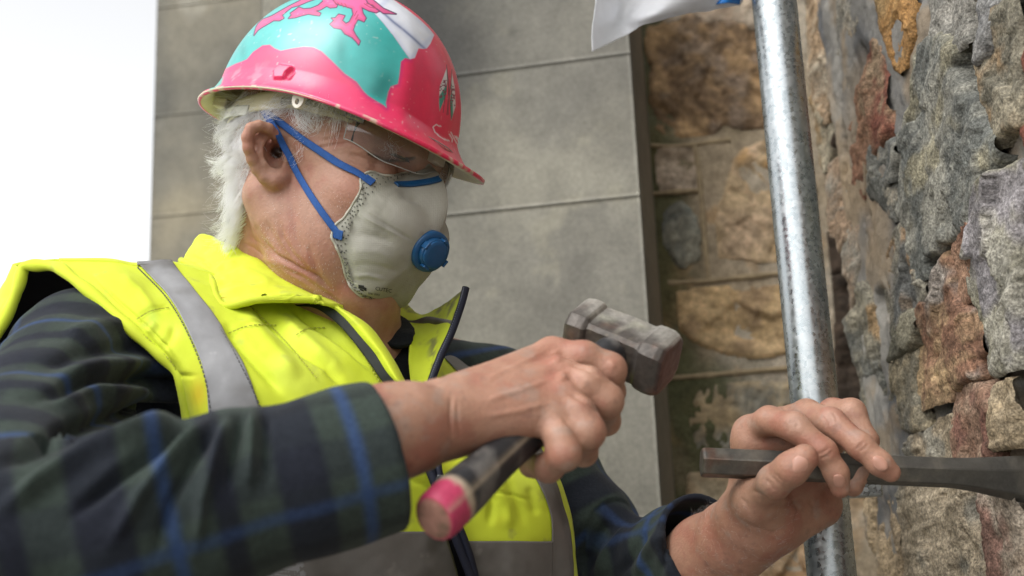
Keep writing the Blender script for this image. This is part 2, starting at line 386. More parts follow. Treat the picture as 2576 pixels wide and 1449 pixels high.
# ---- rubble: every stone a height field over its outline
def stone(name, parent, pl, poly, c1, c2, hh, seed, m, step=(.0028, .0022), rough=.006, band=None, tilt=.12, edge=.006, c3=None, grow=.005, flat=.55, lump=1.5, face=1.):
    poly = np.array(poly); lo, hi = poly.min(0) - .006, poly.max(0) + .006
    ns, nv = max(int((hi[0] - lo[0]) / step[0]), 6) + 1, max(int((hi[1] - lo[1]) / step[1]), 6) + 1
    ns, nv = min(ns, 220), min(nv, 260)
    S, Vv = np.meshgrid(np.linspace(lo[0], hi[0], ns), np.linspace(lo[1], hi[1], nv), indexing='ij')
    Q = np.stack([S, Vv], -1).reshape(-1, 2); P3 = np.concatenate([Q, np.full((len(Q), 1), seed * 1.37)], 1)
    sd = polysd(Q, poly) + .0045 * fbm(P3, 60, 4, seed) + grow
    r = np.random.default_rng(seed); ctr = poly.mean(0); tl = r.normal(0, tilt, 2)
    ang = r.uniform(0, 3.1) if band is None else band; an = np.stack([P3[:, 0] * math.cos(ang) + P3[:, 1] * math.sin(ang), (-P3[:, 0] * math.sin(ang) + P3[:, 1] * math.cos(ang)) * .3, P3[:, 2]], -1)
    n1 = fbm(P3, 14, 4, seed); n2 = 1 - np.abs(fbm(an, 45, 4, seed + 3)) * 2; n3 = fbm(P3, 130, 3, seed + 7)
    fac = np.floor(fbm(an * np.array([1, 2.2, 1]), 11, 3, seed + 5) * 4 + .5) / 2.5   # broken ledges
    # fracture planes: each cell of the face has its own height and lean
    nk = max(4, int(np.prod(hi - lo) / .0022)); nk = min(nk, 26); ctrs = lo + r.random((nk, 2)) * (hi - lo); wq = Q + .006 * np.stack([fbm(P3, 40, 3, seed + 31), fbm(P3, 40, 3, seed + 32)], -1)
    dd = ((wq[:, None, 0] - ctrs[None, :, 0]) * 1.5) ** 2 + ((wq[:, None, 1] - ctrs[None, :, 1]) * .75) ** 2; ci = dd.argmin(1)
    pl_h = r.normal(0, .5, nk)[ci] + ((Q - ctrs[ci]) * r.normal(0, 14, (nk, 2))[ci]).sum(1)
    prof = 1 - np.exp(-np.maximum(sd, 0) / edge)
    h = hh * flat * prof + prof * ((Q - ctr) @ tl * .35 + rough * (lump * n1 + .7 * n2 + .3 * n3 + .7 * fac + face * pl_h)) - .012 * (sd < 0) - .004
    keep = (sd > -.0045).reshape(ns, nv)
    Fq = gridf(ns, nv); kf = keep.reshape(-1)[Fq].all(1); Fq = Fq[kf]
    used = np.unique(Fq); mp = -np.ones(ns * nv, int); mp[used] = np.arange(len(used))
    V = at(pl, Q[used, 0], Q[used, 1], h[used])
    c = np.tile(np.array(c1, float), (len(Q), 1)); c = mixc(c, c2, sstep(-.25, .35, n1 + .25 * n3)); 
    c = mixc(c, np.array(c1) * .4, sstep(.1, .5, -n2 * .6 + n3 * .5) * .65); c = mixc(c, np.array(c2) * 1.15, sstep(.1, .5, fbm(an, 90, 3, seed + 21)) * .5)
    if c3 is not None: c = mixc(c, c3, sstep(.05, .4, fbm(P3, 26, 4, seed + 11)) * .8)
    c = c * (1 + .25 * n3 + .45 * fbm(an, 55, 4, seed + 41))[:, None].clip(.35, 1.7)
    Fq = mp[Fq]; Fq = Fq[:, ::-1] if (np.cross(pl[1], pl[2]) @ pl[3]) < 0 else Fq
    return mesh(name, V, Fq.copy(), m, parent, col=c[used])

WALL = (cp(2360, 724, 1.15), EY, UP, -EX)
za = lambda L: [(2012.5 + x * .3905, y * .3905) for x, y in L]
zb = lambda L: [(2012.5 + x * .3905, 503 + y * .3905) for x, y in L]
zc = lambda L: [(2012.5 + x * .3489, 943 + y * .3489) for x, y in L]
GREY1, GREY2, OLIVE = (.155, .16, .145), (.28, .27, .225), (.22, .20, .15)
RED, RED2, TAN, ORG = (.20, .075, .05), (.30, .17, .105), (.42, .30, .17), (.40, .22, .08)
STONES = [
 (za([(530,0),(720,-30),(715,120),(710,250),(690,400),(670,440),(630,400),(590,280),(560,180),(540,100)]), ORG, (.30,.2,.09), .012, None),
 (za([(500,280),(540,330),(560,420),(590,540),(610,680),(610,830),(590,900),(530,940),(500,1030),(470,1160),(440,1230),(400,1280),(370,1160),(350,1000),(335,880),(390,800),(400,700),(450,630),(470,500),(490,400)]), RED, RED2, .016, (.36,.27,.17)),
 (za([(820,330),(900,290),(1000,260),(1100,330),(1050,450),(1150,560),(1230,700),(1290,900),(1350,940),(1320,1080),(1280,1140),(1250,1300),(1240,1380),(1160,1438),(1090,1508),(1000,1528),(990,1588),(890,1618),(870,1690),(880,1768),(820,1788),(800,1728),(770,1588),(730,1448),(690,1348),(665,1250),(680,1000),(690,900),(710,800),(780,700),(790,560)]), GREY1, GREY2, .026, (.30,.27,.18)),
 (za([(890,-40),(1150,-40),(1140,100),(1160,250),(1060,330),(980,255),(900,285),(920,150)]), (.25,.24,.21), (.33,.31,.27), .016, None),
 (za([(1300,100),(1460,-20),(1500,780),(1380,800),(1330,900),(1280,700),(1240,500),(1230,380),(1290,320)]), OLIVE, (.32,.28,.2), .022, (.40,.25,.12)),
 (za([(1170,-40),(1400,-40),(1290,120),(1280,280),(1200,420),(1150,250)]), (.22,.22,.22), (.30,.29,.27), .012, None),
 (za([(530,940),(600,930),(690,960),(680,1080),(670,1150),(600,1180),(500,1120),(500,1030)]), (.14,.145,.135), (.26,.25,.21), .02, None),
 (za([(480,1150),(600,1185),(670,1155),(665,1400),(620,1380),(560,1270),(490,1250)]), (.16,.16,.14), (.36,.31,.23), .018, None),
 (zb([(1230,100),(1290,-100),(1460,-200),(1500,1050),(1330,1100),(1290,1000),(1270,850),(1230,700),(1185,600),(1185,400),(1205,250)]), (.30,.28,.2), (.38,.36,.3), .024, (.28,.26,.28)),
 (zb([(1100,200),(1200,200),(1210,330),(1180,400),(1180,600),(1120,640),(1060,620),(1050,450),(1060,290)]), (.22,.1,.075), (.33,.2,.13), .02, None),
 (zb([(1020,360),(1050,400),(1050,600),(1100,680),(1170,760),(1250,850),(1270,930),(1200,1000),(1230,1100),(1130,1150),(1030,1180),(1030,1240),(900,1310),(840,1330),(780,1260),(770,1100),(800,960),(830,800),(870,640),(890,560),(930,460)]), (.25,.135,.085), (.38,.27,.15), .024, (.38,.35,.31)),
 (zb([(600,330),(640,220),(700,180),(740,250),(800,440),(820,540),(870,580),(850,700),(820,760),(720,790),(680,900),(650,1010),(600,960),(580,800),(570,600),(590,450)]), (.14,.14,.13), (.25,.23,.18), .018, (.34,.22,.12)),
 (zb([(720,780),(800,740),(830,790),(810,890),(720,960),(660,1010),(690,880)]), (.16,.15,.11), (.23,.21,.15), .03, None),
 (zb([(370,790),(420,700),(450,560),(500,700),(540,850),(580,1000),(590,1200),(560,1500),(470,1500),(440,1300),(410,1100)]), (.19,.19,.165), (.30,.27,.2), .012, (.42,.27,.13)),
 (zb([(630,1090),(700,1020),(800,1000),(780,1150),(790,1270),(860,1340),(850,1449),(700,1440),(620,1330),(600,1200)]), OLIVE, (.34,.28,.18), .016, (.20,.19,.16)),
 (zc([(1190,130),(1300,80),(1450,120),(1500,200),(1510,350),(1480,560),(1300,640),(1230,600),(1170,400),(1165,270)]), (.28,.165,.11), (.36,.27,.19), .020, (.21,.1,.075)),
 (zc([(860,480),(1000,440),(1060,345),(1150,335),(1180,430),(1225,600),(1240,800),(1260,1000),(1330,1200),(1420,1560),(850,1560),(830,1200),(800,1000),(820,850)]), (.33,.265,.18), (.42,.35,.25), .022, (.25,.24,.2)),
 (zc([(530,880),(600,800),(690,800),(720,1000),(780,1200),(800,1560),(640,1560),(600,1300),(530,1150),(510,1000)]), (.31,.24,.16), (.38,.29,.18), .014, (.24,.21,.18)),
 (zc([(1430,880),(1640,860),(1700,1560),(1480,1560),(1440,1250),(1430,1050)]), (.30,.22,.15), (.38,.32,.25), .022, (.26,.13,.1)),
 (zc([(1530,100),(1640,70),(1660,480),(1560,500),(1520,350)]), (.33,.25,.15), (.38,.31,.21), .03, None),
 (zc([(440,-160),(520,-60),(600,200),(620,400),(590,560),(520,480),(450,250)]), (.20,.195,.16), (.28,.26,.2), .010, None),
 (za([(40,-30),(160,-30),(130,200),(150,350),(200,450),(210,650),(190,780),(120,620),(80,350)]), (.40,.28,.17), (.42,.36,.27), .012, None),
 (za([(110,640),(190,800),(215,930),(190,1090),(150,1000),(115,800)]), (.36,.24,.12), (.32,.28,.2), .012, None),
 (za([(290,20),(390,0),(400,150),(370,250),(380,430),(330,700),(260,760),(250,500),(280,200)]), (.24,.23,.2), (.33,.30,.24), .010, (.38,.3,.2)),
 (za([(190,1110),(260,1050),(320,1250),(350,1500),(280,1600),(220,1400)]), (.37,.26,.17), (.34,.31,.25), .012, None),
 (zb([(330,80),(400,220),(385,420),(350,700),(325,600),(310,300)]), (.35,.26,.18), (.30,.28,.23), .012, None),
]
rub = empty('rubble_wall', at(WALL, 0, -1.2, -.2), 'rough mixed rubble stone wall with grey mortar at the right edge', 'wall')
for i, (poly, c1, c2, hh, c3) in enumerate(STONES):
    uv = [hit(x, y, WALL) for x, y in poly]
    c1, c2 = np.array(c1) * .72, np.array(c2) * .76; c3 = None if c3 is None else np.array(c3) * .78
    stone('stone', rub, WALL, uv, c1, c2, hh, 50 + i, m_stone, c3=c3, band=1.35 + .2 * math.sin(i * 2.1), rough=.0048, grow=.011, edge=.0022, flat=.7, lump=.5)
# courses of the same wall nearer than the picture's edge
for i in range(12):
    s0, v0 = -.36 - .24 * (i % 3) - .02 * (i % 2), -.42 + .24 * (i // 3); r = np.random.default_rng(i)
    a = np.linspace(0, 2 * np.pi, 11)[:-1]; rr = .115 * (1 + r.normal(0, .08, 10))
    uv = np.stack([s0 + rr * np.sign(np.cos(a)) * abs(np.cos(a)) ** .7, v0 + rr * np.sign(np.sin(a)) * abs(np.sin(a)) ** .7], -1)
    stone('stone', rub, WALL, uv, [GREY1, OLIVE, RED2, TAN][i % 4], [GREY2, TAN, RED, GREY2][i % 4], .02, 300 + i, m_stone, step=(.005, .005))
sf = hit(2138, 724, WALL)[0]
S, Vv = np.meshgrid(np.concatenate([np.linspace(-1.1, -.25, 60)[:-1], np.linspace(-.25, sf + .008, 300)]), np.linspace(-.75, .8, 560), indexing='ij')
P3 = np.stack([S, Vv, S * 0], -1)
edge_s = sf + .012 * fbm(P3 * np.array([0, 1, 0]), 9, 4, 77) + .0
hm = fbm(P3, 10, 4, 60) * .005 + fbm(P3, 45, 5, 61, .62) * .0045 - np.maximum(S - edge_s + .03, 0) ** 1.5 * 6 + lerp(-.004, .005, sstep(-.05, .14, S))
hm += .010 * np.maximum(0, fbm(P3 * np.array([1, .4, 1]), 30, 4, 65) - .05) - .014 * sstep(.28, .5, fbm(P3 * np.array([1, .5, 1]), 26, 4, 66))
cm = np.full(P3.shape, 1.) * np.array([.245, .235, .215]); nn = fbm(P3 * np.array([1, .45, 1]), 22, 5, 62, .6)
cm = mixc(cm, (.37, .35, .31), sstep(.0, .4, nn)); cm = mixc(cm, (.13, .13, .13), sstep(.05, .4, -nn)); cm = mixc(cm, (.34, .25, .15), sstep(.1, .4, fbm(P3, 16, 4, 69)) * .55); cm = mixc(cm, (.40, .30, .19), sstep(.15, .5, fbm(P3, 7, 3, 64)) * sstep(sf - .35, sf - .1, S) * .8)
mesh('mortar_bed', at(WALL, S, Vv, hm).reshape(-1, 3), gridf(*S.shape), m_mort, rub, col=cm.reshape(-1, 3) * .8)
mesh('wall_core', *box(at(WALL, (sf - 1.1) / 2, .1, -.3), (EY, UP, EX), ((sf + 1.1) / 2, 1.6, .27)), m_dmort, rub, smooth=False)

# ---- coursed brown wall at the back of the recess
BACK = plane(1650, 700, 1.80, 8)
zd = lambda L: [(1559.7 + x * .3559, y * .3559) for x, y in L]
ze = lambda L: [(1610 + x * .3907, 471.7 + y * .3907) for x, y in L]
BST = [
 (zd([(220,220),(350,160),(500,130),(620,170),(760,170),(900,190),(960,200),(1090,500),(1150,870),(880,880),(720,850),(650,920),(450,945),(300,900),(250,700),(240,450),(200,320)]), (.13,.085,.05), (.29,.19,.10), .016, (.20,.15,.11)),
 (zd([(330,110),(540,70),(900,-60),(1100,-60),(1120,200),(900,175),(800,150),(620,150),(500,112),(350,150)]), (.36,.30,.23), (.28,.21,.15), .012, None),
 (zd([(290,1060),(500,1055),(525,1150),(530,1300),(300,1320),(280,1200)]), (.22,.17,.12), (.36,.29,.22), .01, None),
 ([(1818,640),(1810,570),(1828,500),(1850,430),(1870,385),(1925,362),(2030,380),(2060,640),(1930,650)], (.34,.25,.15), (.40,.29,.19), .014, (.36,.22,.09)),
 (ze([(180,180),(260,110),(340,200),(370,320),(350,450),(270,500),(210,400),(170,300)]), (.11,.12,.11), (.20,.19,.15), .01, None),
 (ze([(260,690),(450,670),(620,650),(760,680),(900,650),(1000,660),(1040,1000),(840,1070),(640,1060),(400,990),(280,880)]), (.36,.25,.13), (.44,.31,.17), .014, (.25,.17,.10)),
 ([(1745,1060),(1770,990),(1830,972),(1985,972),(2080,980),(2100,1130),(1990,1180),(1770,1130)], (.17,.16,.13), (.29,.22,.13), .014, None),
 ([(1740,1200),(1900,1190),(2060,1210),(2080,1300),(1900,1310),(1740,1290)], (.33,.27,.18), (.28,.2,.12), .012, None),
 ([(1760,1340),(2040,1330),(2120,1500),(1760,1500)], (.34,.20,.10), (.40,.29,.18), .014, None),
 ([(2090,-20),(2200,-20),(2200,300),(2090,290)], (.035,.026,.019), (.06,.042,.03), .014, None),  # last three: shadow of the gap beside the tube, painted into the stone colour
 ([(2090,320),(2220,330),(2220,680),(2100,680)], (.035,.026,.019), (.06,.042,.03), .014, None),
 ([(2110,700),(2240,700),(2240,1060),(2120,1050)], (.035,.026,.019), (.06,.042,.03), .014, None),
]
bw = empty('brown_stone_wall', at(BACK, .2, -1.8, -.2), 'weathered brown stone wall in the recess behind the scaffold tube', 'wall')
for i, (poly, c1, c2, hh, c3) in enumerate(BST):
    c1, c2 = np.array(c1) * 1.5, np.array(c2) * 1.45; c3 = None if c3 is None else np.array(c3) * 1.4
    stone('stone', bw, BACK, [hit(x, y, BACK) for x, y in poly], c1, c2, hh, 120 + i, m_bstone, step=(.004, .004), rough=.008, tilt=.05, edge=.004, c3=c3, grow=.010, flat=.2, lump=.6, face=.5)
S, Vv = np.meshgrid(np.linspace(-.15, .75, 230), np.linspace(-.75, .75, 330), indexing='ij'); P3 = np.stack([S, Vv, S * 0 + 4], -1)
hb = fbm(P3, 9, 4, 80) * .006; nn = fbm(P3, 7, 4, 81); n5 = fbm(P3, 20, 4, 84)
cb = np.full(P3.shape, 1.) * np.array([.30, .24, .165]); cb = mixc(cb, (.36, .31, .24), sstep(0, .4, nn)); cb = mixc(cb, (.17, .135, .085), sstep(.05, .45, -nn)); cb = mixc(cb, (.36, .22, .10), sstep(.2, .5, n5) * .5)
# algae grows down the joint beside the pier and across the damp lower course
v_da, v_db = hit(1750, 905, BACK)[1], hit(1750, 1000, BACK)[1]
alg = np.maximum(sstep(.075, .02, S + n5 * .03 - .01) * .85, sstep(v_da + .02, v_da - .03, Vv + n5 * .03) * sstep(.20, .10, S + nn * .05 + n5 * .03) * .9)
cb = mixc(cb, (.03, .022, .016), sstep(.285, .315, S + n5 * .02)); cb = mixc(cb, (.062, .068, .03), alg * sstep(-.5, .1, nn + .35))  # right end darkened as painted shadow of the gap, then the algae
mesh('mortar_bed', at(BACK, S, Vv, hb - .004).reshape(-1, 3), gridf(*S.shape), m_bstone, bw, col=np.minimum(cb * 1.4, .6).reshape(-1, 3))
mesh('wall_core', *box(at(BACK, .4, 0, -.2), (BACK[1], UP, BACK[3]), (.75, 1.7, .18)), m_dmort, bw, smooth=False)
m_rib = mat('ribbon_pointing', (.40, .31, .19), var=.3, vs=80, bump=.4, bs=200, rough=.9)
for L in (zd([(220,1025),(370,1030),(520,1018),(640,1000),(780,985)]), zd([(528,1020),(548,1150),(565,1300),(580,1449)]) + ze([(410,250),(425,430),(442,592)]), zd([(220,1365),(380,1355),(555,1342)]), ze([(180,612),(300,608),(440,600),(600,582),(890,550),(1000,540)]), ze([(170,1225),(400,1210),(620,1190),(900,1165),(1000,1155)])):
    uv = crom(np.array([hit(x, y, BACK) for x, y in L]), 60)
    P3 = np.concatenate([uv, np.zeros((60, 1))], 1); hh = .0003 + .003 * fbm(P3, 30, 3, 5)
    T = np.gradient(uv, axis=0); T /= np.linalg.norm(T, axis=1, keepdims=True); n2 = np.stack([-T[:, 1], T[:, 0]], -1)
    rows = []
    for o, h in ((-.0042, -.004), (-.0030, 0), (-.001, .0008), (.001, .0008), (.0030, 0), (.0042, -.004)):
        q = uv + n2 * (o * (1 + .35 * fbm(P3, 45, 2, 3)))[:, None]; rows.append(at(BACK, q[:, 0], q[:, 1], hh + h))
    V = np.array(rows).reshape(-1, 3); mesh('mortar_joint', V, facecam(V, gridf(6, 60)), m_rib, bw)

# ---- galvanised scaffold tube, upright
m_galv = bpy.data.materials.new('galvanised_steel'); m_galv.use_nodes = True
N, L = m_galv.node_tree.nodes, m_galv.node_tree.links; b = N['Principled BSDF']; b.inputs['Metallic'].default_value = .92
tc = N.new('ShaderNodeTexCoord'); vo = N.new('ShaderNodeTexVoronoi'); vo.inputs['Scale'].default_value = 260; L.new(tc.outputs['Object'], vo.inputs['Vector'])
no = N.new('ShaderNodeTexNoise'); no.inputs['Scale'].default_value = 60; no.inputs['Detail'].default_value = 6; L.new(tc.outputs['Object'], no.inputs['Vector'])
mx = N.new('ShaderNodeMix'); mx.inputs[0].default_value = .6; L.new(vo.outputs['Color'], mx.inputs[2]); 
bwn = N.new('ShaderNodeRGBToBW'); L.new(vo.outputs['Color'], bwn.inputs[0])
ad = N.new('ShaderNodeMath'); ad.operation = 'ADD'; L.new(bwn.outputs[0], ad.inputs[0]); L.new(no.outputs[0], ad.inputs[1])
r1 = N.new('ShaderNodeMapRange'); r1.inputs[1].default_value = .5; r1.inputs[2].default_value = 1.5; r1.inputs[3].default_value = .2; r1.inputs[4].default_value = .42; L.new(ad.outputs[0], r1.inputs[0]); L.new(r1.outputs[0], b.inputs['Roughness'])
cr = N.new('ShaderNodeValToRGB'); cr.color_ramp.elements[0].position = .3; cr.color_ramp.elements[0].color = (.30, .33, .34, 1); cr.color_ramp.elements[1].position = .75; cr.color_ramp.elements[1].color = (.50, .53, .54, 1)
r2 = N.new('ShaderNodeMath'); r2.operation = 'MULTIPLY'; r2.inputs[1].default_value = .5; L.new(ad.outputs[0], r2.inputs[0]); L.new(r2.outputs[0], cr.inputs[0]); L.new(cr.outputs[0], b.inputs['Base Color'])
bu = N.new('ShaderNodeBump'); bu.inputs['Strength'].default_value = .25; bu.inputs['Distance'].default_value = .001; L.new(no.outputs[0], bu.inputs['Height']); L.new(bu.outputs[0], b.inputs['Normal'])

TD = 1.19; tb0 = cp(2020, 724, TD)
tub = empty('scaffold_tube', tb0 - UP * 1.5, 'upright galvanised steel scaffold tube between the pier and the rubble wall', 'scaffold tube')
vj = (cp(2005, 525, TD) - tb0) @ UP
def tsec(v0, v1, r, name):
    n = 24; V, Fl = tube(np.array([tb0 + UP * v for v in np.linspace(v0, v1, n)]), r, 48); return mesh(name, V, Fl[:-2], m_galv, tub)
tsec(-1.5, 1.4, .0241, 'tube'); tsec(vj - .0005, vj + .0005, .02435, 'seam_ring')
c0 = cp(2165, 1232, 1.16)
bevel(mesh('wall_tie', *box(c0 - EX * .012, (EX, UP, EY), (.028, .0078, .022)), m_galv, tub, smooth=False), .002)

# ---- plastic sheet hanging in at the top
m_sheet = bpy.data.materials.new('milky_polythene'); m_sheet.use_nodes = True; N, L = m_sheet.node_tree.nodes, m_sheet.node_tree.links
out = N['Material Output']; pb = N['Principled BSDF']; pb.inputs['Base Color'].default_value = (.72, .73, .75, 1); pb.inputs['Roughness'].default_value = .35
tl = N.new('ShaderNodeBsdfTranslucent'); tl.inputs[0].default_value = (.8, .81, .84, 1); tr = N.new('ShaderNodeBsdfTransparent')
x1 = N.new('ShaderNodeMixShader'); x1.inputs[0].default_value = .45; L.new(pb.outputs[0], x1.inputs[1]); L.new(tl.outputs[0], x1.inputs[2])
x2 = N.new('ShaderNodeMixShader'); x2.inputs[0].default_value = .12; L.new(x1.outputs[0], x2.inputs[1]); L.new(tr.outputs[0], x2.inputs[2]); L.new(x2.outputs[0], out.inputs[0])
ctrl = [[(1500,-220,1.30),(1640,-220,1.36),(1760,-220,1.30),(1880,-220,1.33)], [(1498,-60,1.27),(1620,-70,1.34),(1740,-80,1.27),(1880,-90,1.33)],
        [(1496,10,1.25),(1580,5,1.31),(1700,-10,1.25),(1875,-30,1.31)], [(1488,70,1.24),(1565,52,1.30),(1660,32,1.24),(1870,-5,1.31)], [(1488,131,1.23),(1580,86,1.28),(1655,50,1.25),(1862,12,1.31)]]
G = patchpts(ctrl, 70, 90); V = G.reshape(-1, 3); Fq = facecam(V, gridf(70, 90)); V = V + normals(V, Fq) * (fbm(V, 22, 3, 9) * .004 + fbm(V, 60, 3, 19) * .0016)[:, None]
ps = mesh('plastic_sheet', V, Fq, m_sheet); tag(ps, 'milky white plastic sheet hanging in from the top edge beside the scaffold tube', 'plastic sheet'); solid(ps, .0006)
m_btape = mat('blue_tape', (.01, .16, .50), rough=.45, var=.1)
G = patchpts([[(1805,-60,1.295),(1840,-64,1.295),(1880,-70,1.30)], [(1800,-15,1.29),(1830,-18,1.285),(1868,-20,1.30)], [(1793,12,1.285),(1825,7,1.28),(1862,11,1.30)]], 24, 30); V = G.reshape(-1, 3); Fq = facecam(V, gridf(24, 30))
V = V + normals(V, Fq) * (fbm(V, 60, 3, 29) * .002)[:, None]
bt = mesh('blue_tape', V, Fq, m_btape); tag(bt, 'torn blue tape on the lower edge of the plastic sheet', 'tape'); solid(bt, .0008)

# ================================================================== the mason
HF = nrm([.87, -.215, .44]); _u = np.array([0, 1, -.21]); HU = nrm(_u - (_u @ HF) * HF); HL = np.cross(HU, HF); HC = cp(831, 458, 1.1)
HA = np.array([HF, HL, HU])
def hp(f, l, u): return HC + (np.multiply.outer(f, HF) + np.multiply.outer(l, HL) + np.multiply.outer(u, HU)) * .001
def hE(f, l, u, a, b, c): return Ell(hp(f, l, u), HA, np.array([a, b, c]) * .001)
def hC(p, q, ra, rb, **k): return Cap(hp(*p), hp(*q), ra * .001, rb * .001, **k)
U = lambda f, k=.01: ('u', f, k)
X = lambda f, k=.01: ('x', f, k)
ops = []
# --- head
ops += [U(hE(-10, 0, 45, 108, 79, 86)), U(hE(42, 0, -8, 52, 64, 78), .03), U(hE(60, 0, 42, 34, 60, 26), .02)]
for s in (-1, 1):
    ops += [U(hC((0, 54 * s, -50), (74, 24 * s, -98), 17, 17), .03), U(hE(32, 46 * s, -60, 44, 25, 42), .03), U(hE(62, 47 * s, -14, 26, 20, 18), .02),
            U(hC((84, 10 * s, 37), (70, 54 * s, 32), 8, 7), .012)]
ops += [U(hE(84, 0, -102, 18, 24, 17), .02), U(hE(84, 0, -62, 22, 30, 30), .02), U(hC((84, 0, 24), (112, 0, -22), 9, 13), .012)]
for s in (-1, 1):
    ops += [X(hE(93, 33 * s, 17, 15, 19, 13), .014), U(hE(75, 33 * s, 17, 13.5, 15, 12), .004), U(hE(108, 11 * s, -26, 10, 8, 8), .006)]
# --- neck
NB = cp(775, 900, 1.16)
ops += [U(Cap(hp(-30, 0, -20), NB, .060, .074), .03), U(Cap(hp(30, 0, -90), cp(890, 880, 1.10), .040, .050), .03),
        U(Cap(hp(-22, -64, -34), cp(880, 830, 1.06), .017, .016), .02), U(Cap(hp(30, -22, -108), cp(880, 790, 1.06), .016, .018), .02)]
# --- near ear, a bent bowl with a rolled rim and a lobe (and its mirror on the far side)
EARQ = dict(rim=[(694,358,1.040,3.6),(694,336,1.030,4.2),(676,320,1.023,4.6),(650,313,1.017,4.8),(629,320,1.014,5.0),(619,343,1.013,5.0),(622,372,1.014,4.8),(632,402,1.018,4.8),(646,428,1.022,5.2),(666,449,1.025,6.4),(690,458,1.028,8.2),(707,454,1.032,8.0),(716,438,1.037,6.8)],
            anti=[(668,345,1.030,3.6),(657,362,1.025,4.4),(658,386,1.024,4.8),(668,412,1.025,5.0),(684,426,1.029,5.0),(700,422,1.033,5)], trag=[(713,382,1.040,6),(714,398,1.037,6.6),(715,414,1.038,6)],
            fill=[(690,440,1.034,8),(668,430,1.031,6),(640,392,1.029,4.5),(636,350,1.026,4.5),(655,332,1.028,4.5)])
for _k in EARQ: EARQ[_k] = [(672 + (a - 672) * .94, 384 + (b - 384) * .95, d_, r_ * .93) for a, b, d_, r_ in EARQ[_k]]
def mirror(p): q = (p - HC); return p - 2 * (q @ HL)[..., None] * HL if q.ndim > 1 else p - 2 * (q @ HL) * HL
def ear(mir):
    T = (lambda p: mirror(p)) if mir else (lambda p: p)
    it = []
    for key, kk in (('rim', 0), ('anti', 0), ('trag', 0), ('fill', 0)):
        L = EARQ[key]; P = [T(cp(*a[:3])) for a in L]; it += [Cap(P[i], P[i + 1], L[i][3] * .001, L[i + 1][3] * .001) for i in range(len(P) - 1)]
    eax = T(HC + nrm(cp(650, 330, 1.016) - cp(700, 450, 1.03)) * 1.0) - T(HC); ean = T(HC + nrm(np.cross(nrm(cp(650, 330, 1.016) - cp(700, 450, 1.03)), cp(615, 360, 1.014) - cp(700, 360, 1.04)))) - T(HC)
    A = np.array([eax, np.cross(ean, eax), ean])
    it.append(Ell(T(cp(668, 382, 1.047)), A, np.array([.029, .017, .009])))
    return Grp(it, .0042)
ops += [U(ear(False), .006), U(ear(True), .006), X(Ell(cp(688, 390, 1.030), np.array([nrm([.25, -1, 0]), nrm([1, .25, 0]), np.array([0, 0, 1.])]), np.array([.0125, .0085, .013])), .004), X(Cap(cp(694, 382, 1.040), cp(702, 386, 1.065), .0055, .005), .004)]
# --- trunk (under the clothes) and arms
SR, ER, CUFR, WR = cp(245, 880, 1.01), cp(-30, 1335, .668), cp(935, 1098, .742), cp(1095, 1062, .768)
SL, EL, CUFL, WL = cp(1215, 985, 1.30), cp(1545, 1540, 1.19), cp(1785, 1400, 1.065), cp(1912, 1318, 1.005)
BEL = cp(900, 1750, 1.16)
ops += [U(Cap(SR, NB, .03, .06), .03), U(Cap(SL, NB, .05, .06), .04), U(Cap(NB, BEL, .085, .10), .05), U(Cap(SR, ER, .026, .024), .02), U(Cap(ER, CUFR, .024, .028), .02),
        U(Cap(SL, EL, .03, .028), .02), U(Cap(EL, CUFL, .03, .037), .02)]
def J(L): return [cp(*a[:3]) for a in L], [a[3] * .001 for a in L]
# --- hammer hand: back of a fist round the handle
RW = [Cap(CUFR, cp(1010, 1082, .754), .028, .0272), Cap(cp(1010, 1080, .754), WR, .0275, .0255)]
RM = {'i': (1388, 892, .852, 12.5), 'm': (1412, 948, .822, 13), 'r': (1408, 1002, .800, 12), 'p': (1382, 1050, .788, 11)}
r_hand = [Grp(RW, .02)] + [Cap(cp(1120 + dx, 1050 + dy, .772 + dd), cp(*RM[k][:3]), r * .001, RM[k][3] * .001) for k, dx, dy, dd, r in (('i', 0, -28, .012, 18), ('m', 0, -10, .004, 19), ('r', 0, 6, -.002, 19), ('p', 0, 18, -.004, 17))]
r_hand += [Cap(cp(1150, 1062, .775), cp(1290, 1042, .790), .020, .018)]       # heel of the palm
RF = [chain(*J(L), k=.006) for L in (
    [RM['i'], (1470, 898, .842, 11.2), (1533, 930, .842, 12), (1540, 985, .878, 9.5), (1500, 1015, .902, 8.5)],
    [RM['m'], (1478, 965, .812, 11.6), (1524, 1008, .812, 12), (1525, 1060, .850, 9.8), (1475, 1075, .876, 8.8)],
    [RM['r'], (1456, 1040, .790, 11.2), (1478, 1086, .784, 11.8), (1468, 1138, .820, 9.4), (1420, 1135, .846, 8.6)],
    [RM['p'], (1408, 1098, .776, 10.2), (1420, 1142, .770, 10.6), (1380, 1176, .790, 9.6), (1335, 1172, .815, 8.6)])]
RT = chain(*J([(1150, 1010, .80, 17), (1300, 940, .865, 14), (1420, 925, .885, 11), (1500, 955, .885, 10)]), k=.008)
ops += [U(Grp(r_hand, .012), .015)] + [U(f, .006) for f in RF] + [U(RT, .01)]
